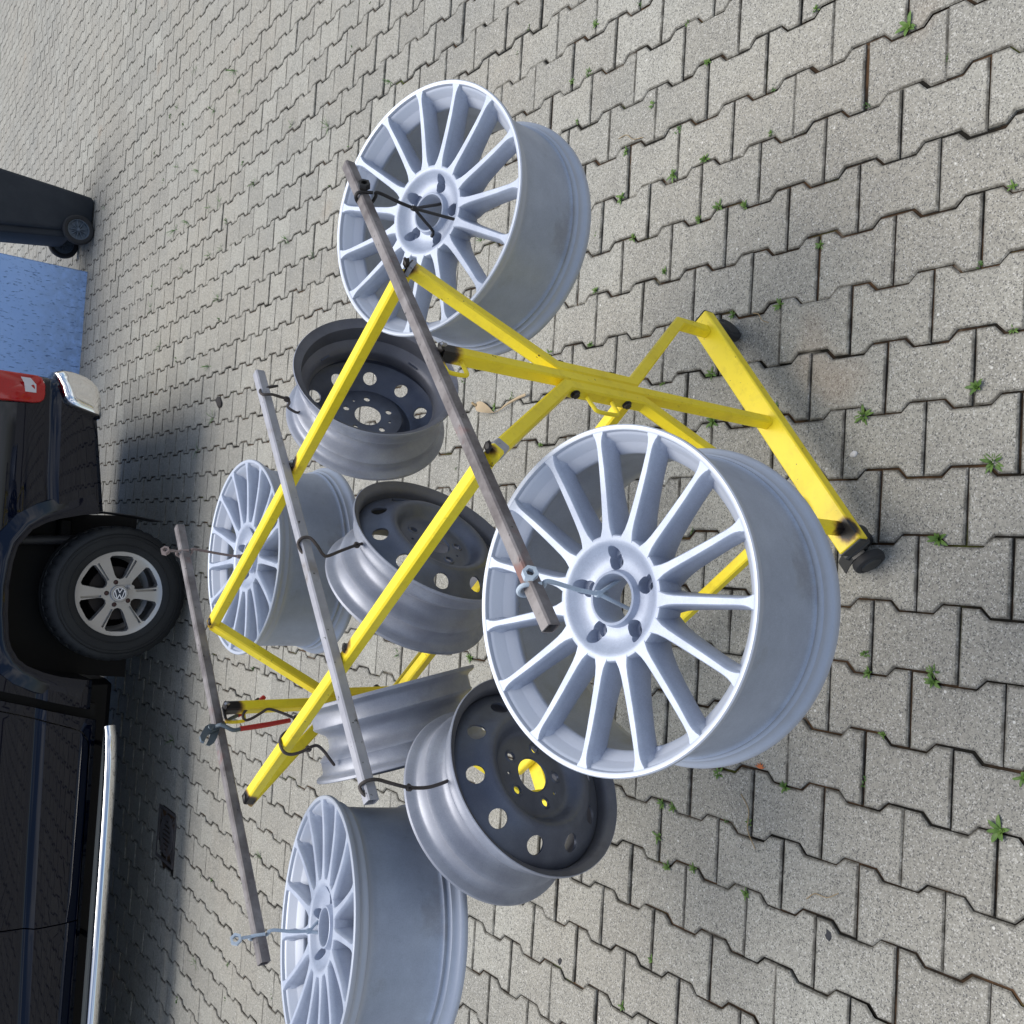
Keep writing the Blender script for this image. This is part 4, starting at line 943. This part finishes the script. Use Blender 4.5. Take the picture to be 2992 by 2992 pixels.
WEEDS = [(1.61,-0.33),(1.76,0.28),(1.91,0.37),(1.60,0.05),(1.76,-0.07),(1.46,-0.23),(1.46,-0.05),(1.48,0.05),(1.48,0.27),(1.31,0.12),(1.33,0.21),(1.15,-0.12),(1.02,0.14),(1.17,-0.58),(1.02,-0.52),(0.87,-0.59),(1.02,-0.01),(1.50,-0.43),(1.31,0.28),(0.87,0.20),(0.75,-0.02),(0.72,-0.26),(0.76,-0.52),(0.60,-0.56),(0.45,0.24),(0.44,-0.45),(0.18,-0.29),(0.14,-0.30),(0.16,-0.45),(0.74,0.19),(0.14,-0.45),(0.01,-0.34),(-0.17,0.11),(-0.16,-0.09),(-0.28,0.08),(-0.27,0.01),(-0.10,-0.30),(-0.43,0.18),(-0.44,0.01),(-0.13,-0.60),(-0.02,-0.64),(-0.29,0.30),(-0.29,0.26),(-0.38,0.31),(-0.45,0.27),(-0.71,0.31),(-0.87,0.41),(2.82,2.35),(2.67,2.50),(2.21,1.13),(2.14,1.19),(2.07,0.69),(2.07,0.77),(2.05,0.57),(1.92,0.79),(1.77,0.83),(1.92,0.87),(1.71,0.49),(1.60,0.59),(1.60,0.38),(1.47,0.39),(1.46,0.60),(1.37,0.70),(1.32,0.54),(1.19,0.69),(1.19,0.40),(1.49,1.33),(2.37,2.11),(2.34,1.99),(2.19,2.46),(4.51,6.39),(3.59,4.74),(3.43,4.80),(3.14,4.04),(2.98,3.94),(3.00,4.35),(3.29,4.73),(3.29,5.12),(3.28,5.27),(3.12,4.97),(3.11,5.58),(2.51,3.13),(2.52,3.80),(2.36,2.69),(2.84,5.01),(2.83,5.31),(2.68,4.56),(2.37,4.13),(2.34,3.61),(2.38,4.69),(2.22,4.00),(2.38,4.31),(2.39,4.94),(1.90,3.09),(2.08,4.73),(2.07,4.24),(2.07,4.05),(2.10,5.36),(1.76,4.01),(1.63,3.97),(3.03,6.87),(1.75,2.77),(2.06,2.64),(1.94,5.35),(1.63,5.08),(1.49,4.72),(1.37,4.09),(1.05,3.96),(0.88,4.19),(0.02,4.13),(-0.29,3.15),(-0.99,4.07),(-1.32,3.08),(-1.45,3.51),(-1.48,3.68),(-1.92,3.63),(-2.21,3.87),(-1.77,3.19),(-1.93,3.19),(-1.15,2.89),(-1.71,2.64),(-0.85,4.28),(1.02,0.70),(1.02,0.90),(0.86,0.38),(0.98,1.40),(0.90,1.09),(0.87,1.19),(0.72,0.92),(0.66,1.41),(-0.05,1.72),(-0.01,1.24)]
BIG = {(1.61, -.33): ('broad', 1.15, 'large leafy weed in the picture corner, biggest on the right side of the rack'), (.72, -.26): ('rosette', 1.1, 'star-shaped weed just in front of the yellow base beam'), (.76, -.52): ('rosette', 1.0, 'star-shaped weed near the lower edge of the paving, right of the front caster'),
       (.44, -.45): ('rosette', 1.1, 'pointed green weed left of the front caster near the lower edge'), (-.13, -.60): ('broad', 1.15, 'fork-shaped light green weed at the bottom edge of the paving'), (.60, -.56): ('rosette', 1.15, 'green weed with reddish tips at the lower edge of the paving'),
       (.74, .19): ('rosette', 1.1, 'small bushy weed right behind the middle of the base beam')}
KD = {'rosette': 'green rosette weed', 'broad': 'broad-leaved weed', 'grass': 'thin grass tuft', 'moss': 'creeping green sprig'}
def zone(x, y):
    if y > 5.4: return 'on the far paving beside the wheelie bin'
    if x < -.7 and y > 2.4: return 'between the side step and the rear bar'
    if x < 1.9 and y > 2.6: return 'between the pickup bumper and the rack'
    if y > 3.6: return 'on the open paving before the blue wall'
    if y > 1.9: return 'on the open paving above the far alloy rim'
    if x > 1.25 and y > .35: return 'right of the alloy rim on the black hook'
    if x > 1.25: return 'right of the far caster'
    if x < .25 and y > .6: return 'seen between the hanging rims'
    if x < .25 and x > -.2: return 'right below the largest alloy rim'
    if x <= -.2: return 'below the steel rim with the dark bowl'
    if y > .33: return 'behind the yellow front post'
    return 'in front of the yellow base beam'
ORD = ['nearest', 'second nearest', 'third nearest', 'fourth nearest', 'fifth nearest', 'sixth nearest', 'seventh nearest', 'eighth nearest', 'ninth nearest', 'tenth nearest', 'eleventh nearest', 'twelfth nearest', 'thirteenth nearest', 'fourteenth nearest', 'fifteenth nearest']
def snap(x, y):
    """nearest place on a stone joint"""
    best = None
    j = round(-x/PC-.0); 
    for jj in (j-1, j, j+1):
        xl = -jj*PC; yy = y+.0151*xl; k = yy/LY*2; fr_ = (k/1.0); h = math.floor(fr_+.5)
        top = ((h % 2 == 0) == (jj % 2 == 0))
        xx = xl+(AM if not top else -AM); d = abs(xx-x)
        if best is None or d < best[0]: best = (d, xx)
    return (best[1] if best[0] < .05 else x), y
rw = random.Random(5)
weeds = []
for (x, y) in WEEDS:
    big = BIG.get((x, y)); d = y
    if big: kind, sc, lab = big; grp = None
    else:
        kind = rw.choice(['rosette', 'rosette', 'broad', 'moss']) if d < 1.2 else rw.choice(['rosette', 'moss', 'broad', 'moss', 'grass']) if d < 2.6 else rw.choice(['grass', 'grass', 'moss', 'moss'])
        sc = rw.uniform(.5, .9) if d < 1.2 else rw.uniform(.7, 1.1) if d < 3 else rw.uniform(.9, 1.5)
        lab, grp = None, 'weeds in the paving joints'
    me = rw.choice(WK[kind]); o = bpy.data.objects.new('weed', me); COL.objects.link(o)
    o.location = (x, y, gz(x, y)-.003); o.rotation_euler = (0, 0, rw.uniform(0, 6.28)); o.scale = (sc,)*3
    tag(o, lab or '', 'weed', grp)
    if lab is None: weeds.append((kind, zone(x, y), (Vector((x, y, 0))-CAM).dot(fw), o))
for key in sorted({(k, z) for k, z, d, o in weeds}):
    lst = sorted((d, i) for i, (k, z, d, o) in enumerate(weeds) if (k, z) == key)
    for n_, (d, i) in enumerate(lst):
        weeds[i][3]['label'] = (ORD[n_]+' ' if len(lst) > 1 else '')+KD[key[0]]+' '+key[1]

# ------------------------------------------------------------------ small things lying about
hs = thing('dry_corn_husk', 'curled pale dry husk with a long ribbon lying on the paving behind the post', 'dry husk', (.87, 1.22, .004))
b = MB(); path = catmull([Vector(p) for p in ((.012, .062, .012), (.004, .030, .020), (-.010, -.004, .014), (-.022, -.036, .006), (-.014, -.080, .006), (-.004, -.12, .014), (.014, -.17, .008), (.022, -.225, .012))], 5); rings = []
for i, p in enumerate(path):
    t_ = (path[min(i+1, len(path)-1)]-path[max(i-1, 0)]).normalized(); s_ = t_.cross(UP).normalized(); tt = i/(len(path)-1)
    w_ = .017*math.sin(math.pi*min(1, tt*1.9+.12))+.0035 if tt < .5 else .0048; tw2 = 6*tt
    s2 = s_*math.cos(tw2*.5)+UP*math.sin(tw2*.5)*.6; n_ = t_.cross(s2)
    rings.append([p-s2*w_, p-s2*w_*.3+n_*.003, p+s2*w_*.4+n_*.002, p+s2*w_, p+s2*w_*.4+n_*.0008, p-s2*w_*.3+n_*.0018])
b.loft(rings, caps=True); obj('husk_blade', b, MHUSK, hs)
b = MB(); b.rod([(.010, .058, .012), (.018, .070, .02), (.022, .080, .014)], .0045, 7, 3); obj('husk_stub', b, MTWIG, hs)
def blob(name, label, cat, c, sz, m_, seed=1):
    bm_ = bmesh.new(); bmesh.ops.create_icosphere(bm_, subdivisions=2, radius=1); rr = random.Random(seed)
    for v in bm_.verts: v.co = Vector((v.co.x*sz[0], v.co.y*sz[1], v.co.z*sz[2]))*(1+.18*rr.uniform(-1, 1))
    me = bpy.data.meshes.new(name); bm_.to_mesh(me); bm_.free(); me.shade_smooth(); me.materials.append(m_)
    o = bpy.data.objects.new(name, me); COL.objects.link(o); o.location = (c[0], c[1], gz(*c)+sz[2]*.7); o.rotation_euler = (0, 0, rr.uniform(0, 3)); return tag(o, label, cat)
blob('pebble', 'round white pebble on a paving stone in front of the base beam', 'pebble', (.632, -.241), (.0095, .0075, .005), MPEB, 3)
blob('tar_blob', 'flat dark tar blob on a stone near the lower picture edge', 'tar blob', (-.457, -.221), (.021, .016, .0011), mat('tar', (.028, .029, .034), .8), 5)
blob('tar_spot', 'small black spot on the paving left of the dark-bowled steel rim', 'tar spot', (-.844, .677), (.012, .008, .0015), mat('tar_dark', (.02, .02, .022), .8), 8)
blob('dark_leaf', 'dark withered leaf on the paving between pickup bumper and rack', 'leaf', (1.135, 3.883), (.028, .055, .004), mat('withered', (.035, .03, .028), .9), 9)
def flatleaf(name, label, c, m_, ln, seed):
    rr = random.Random(seed); b = MB()
    for k in range(5):
        a = -1.2+k*.6; d = Vector((math.cos(a), math.sin(a), .15)); s_ = Vector((-d.y, d.x, 0)); b.loft([[d*(ln*t)-s_*(ln*.16*w_), d*(ln*t)+s_*(ln*.16*w_), d*(ln*t)+s_*(ln*.16*w_)+UP*.0006, d*(ln*t)-s_*(ln*.16*w_)+UP*.0006] for t, w_ in ((0, .5), (.5, 1), (1, .15))], caps=True)
    o = obj(name, b, m_); o.location = (c[0], c[1], gz(*c)+.002); return tag(o, label, 'leaf')
flatleaf('orange_leaf', 'tiny orange thuja sprig on the paving below the largest alloy rim', (-.13, -.02), MORL, .015, 1)
for i, (x, y, a, ln, lb) in enumerate(((-.325, -.015, .3, .13, 'long dry stem beside a weed near the lower left of the largest alloy rim'), (-.36, -.25, 1.9, .09, 'dry stem lying on a stone next to the tar blob'), (1.62, .52, 1.2, .11, 'dry bent twig on the paving at the right of the yellow base beam'), (-.62, -.50, .4, .07, 'thin dry needle across a joint at the bottom edge'), (.98, .02, .9, .06, 'short dry stem by a joint in front of the yellow base beam'))):
    b = MB(); d = Vector((math.cos(a), math.sin(a), 0)); s_ = Vector((-d.y, d.x, 0)); b.rod([d*0+UP*.003, d*(ln*.35)+s_*ln*.08+UP*.006, d*(ln*.7)-s_*ln*.02+UP*.004, d*ln+s_*ln*.1+UP*.003], .0011, 6, 4)
    o = obj('dry_twig', b, MTWIG); o.location = (x, y, gz(x, y)); tag(o, lb, 'twig')
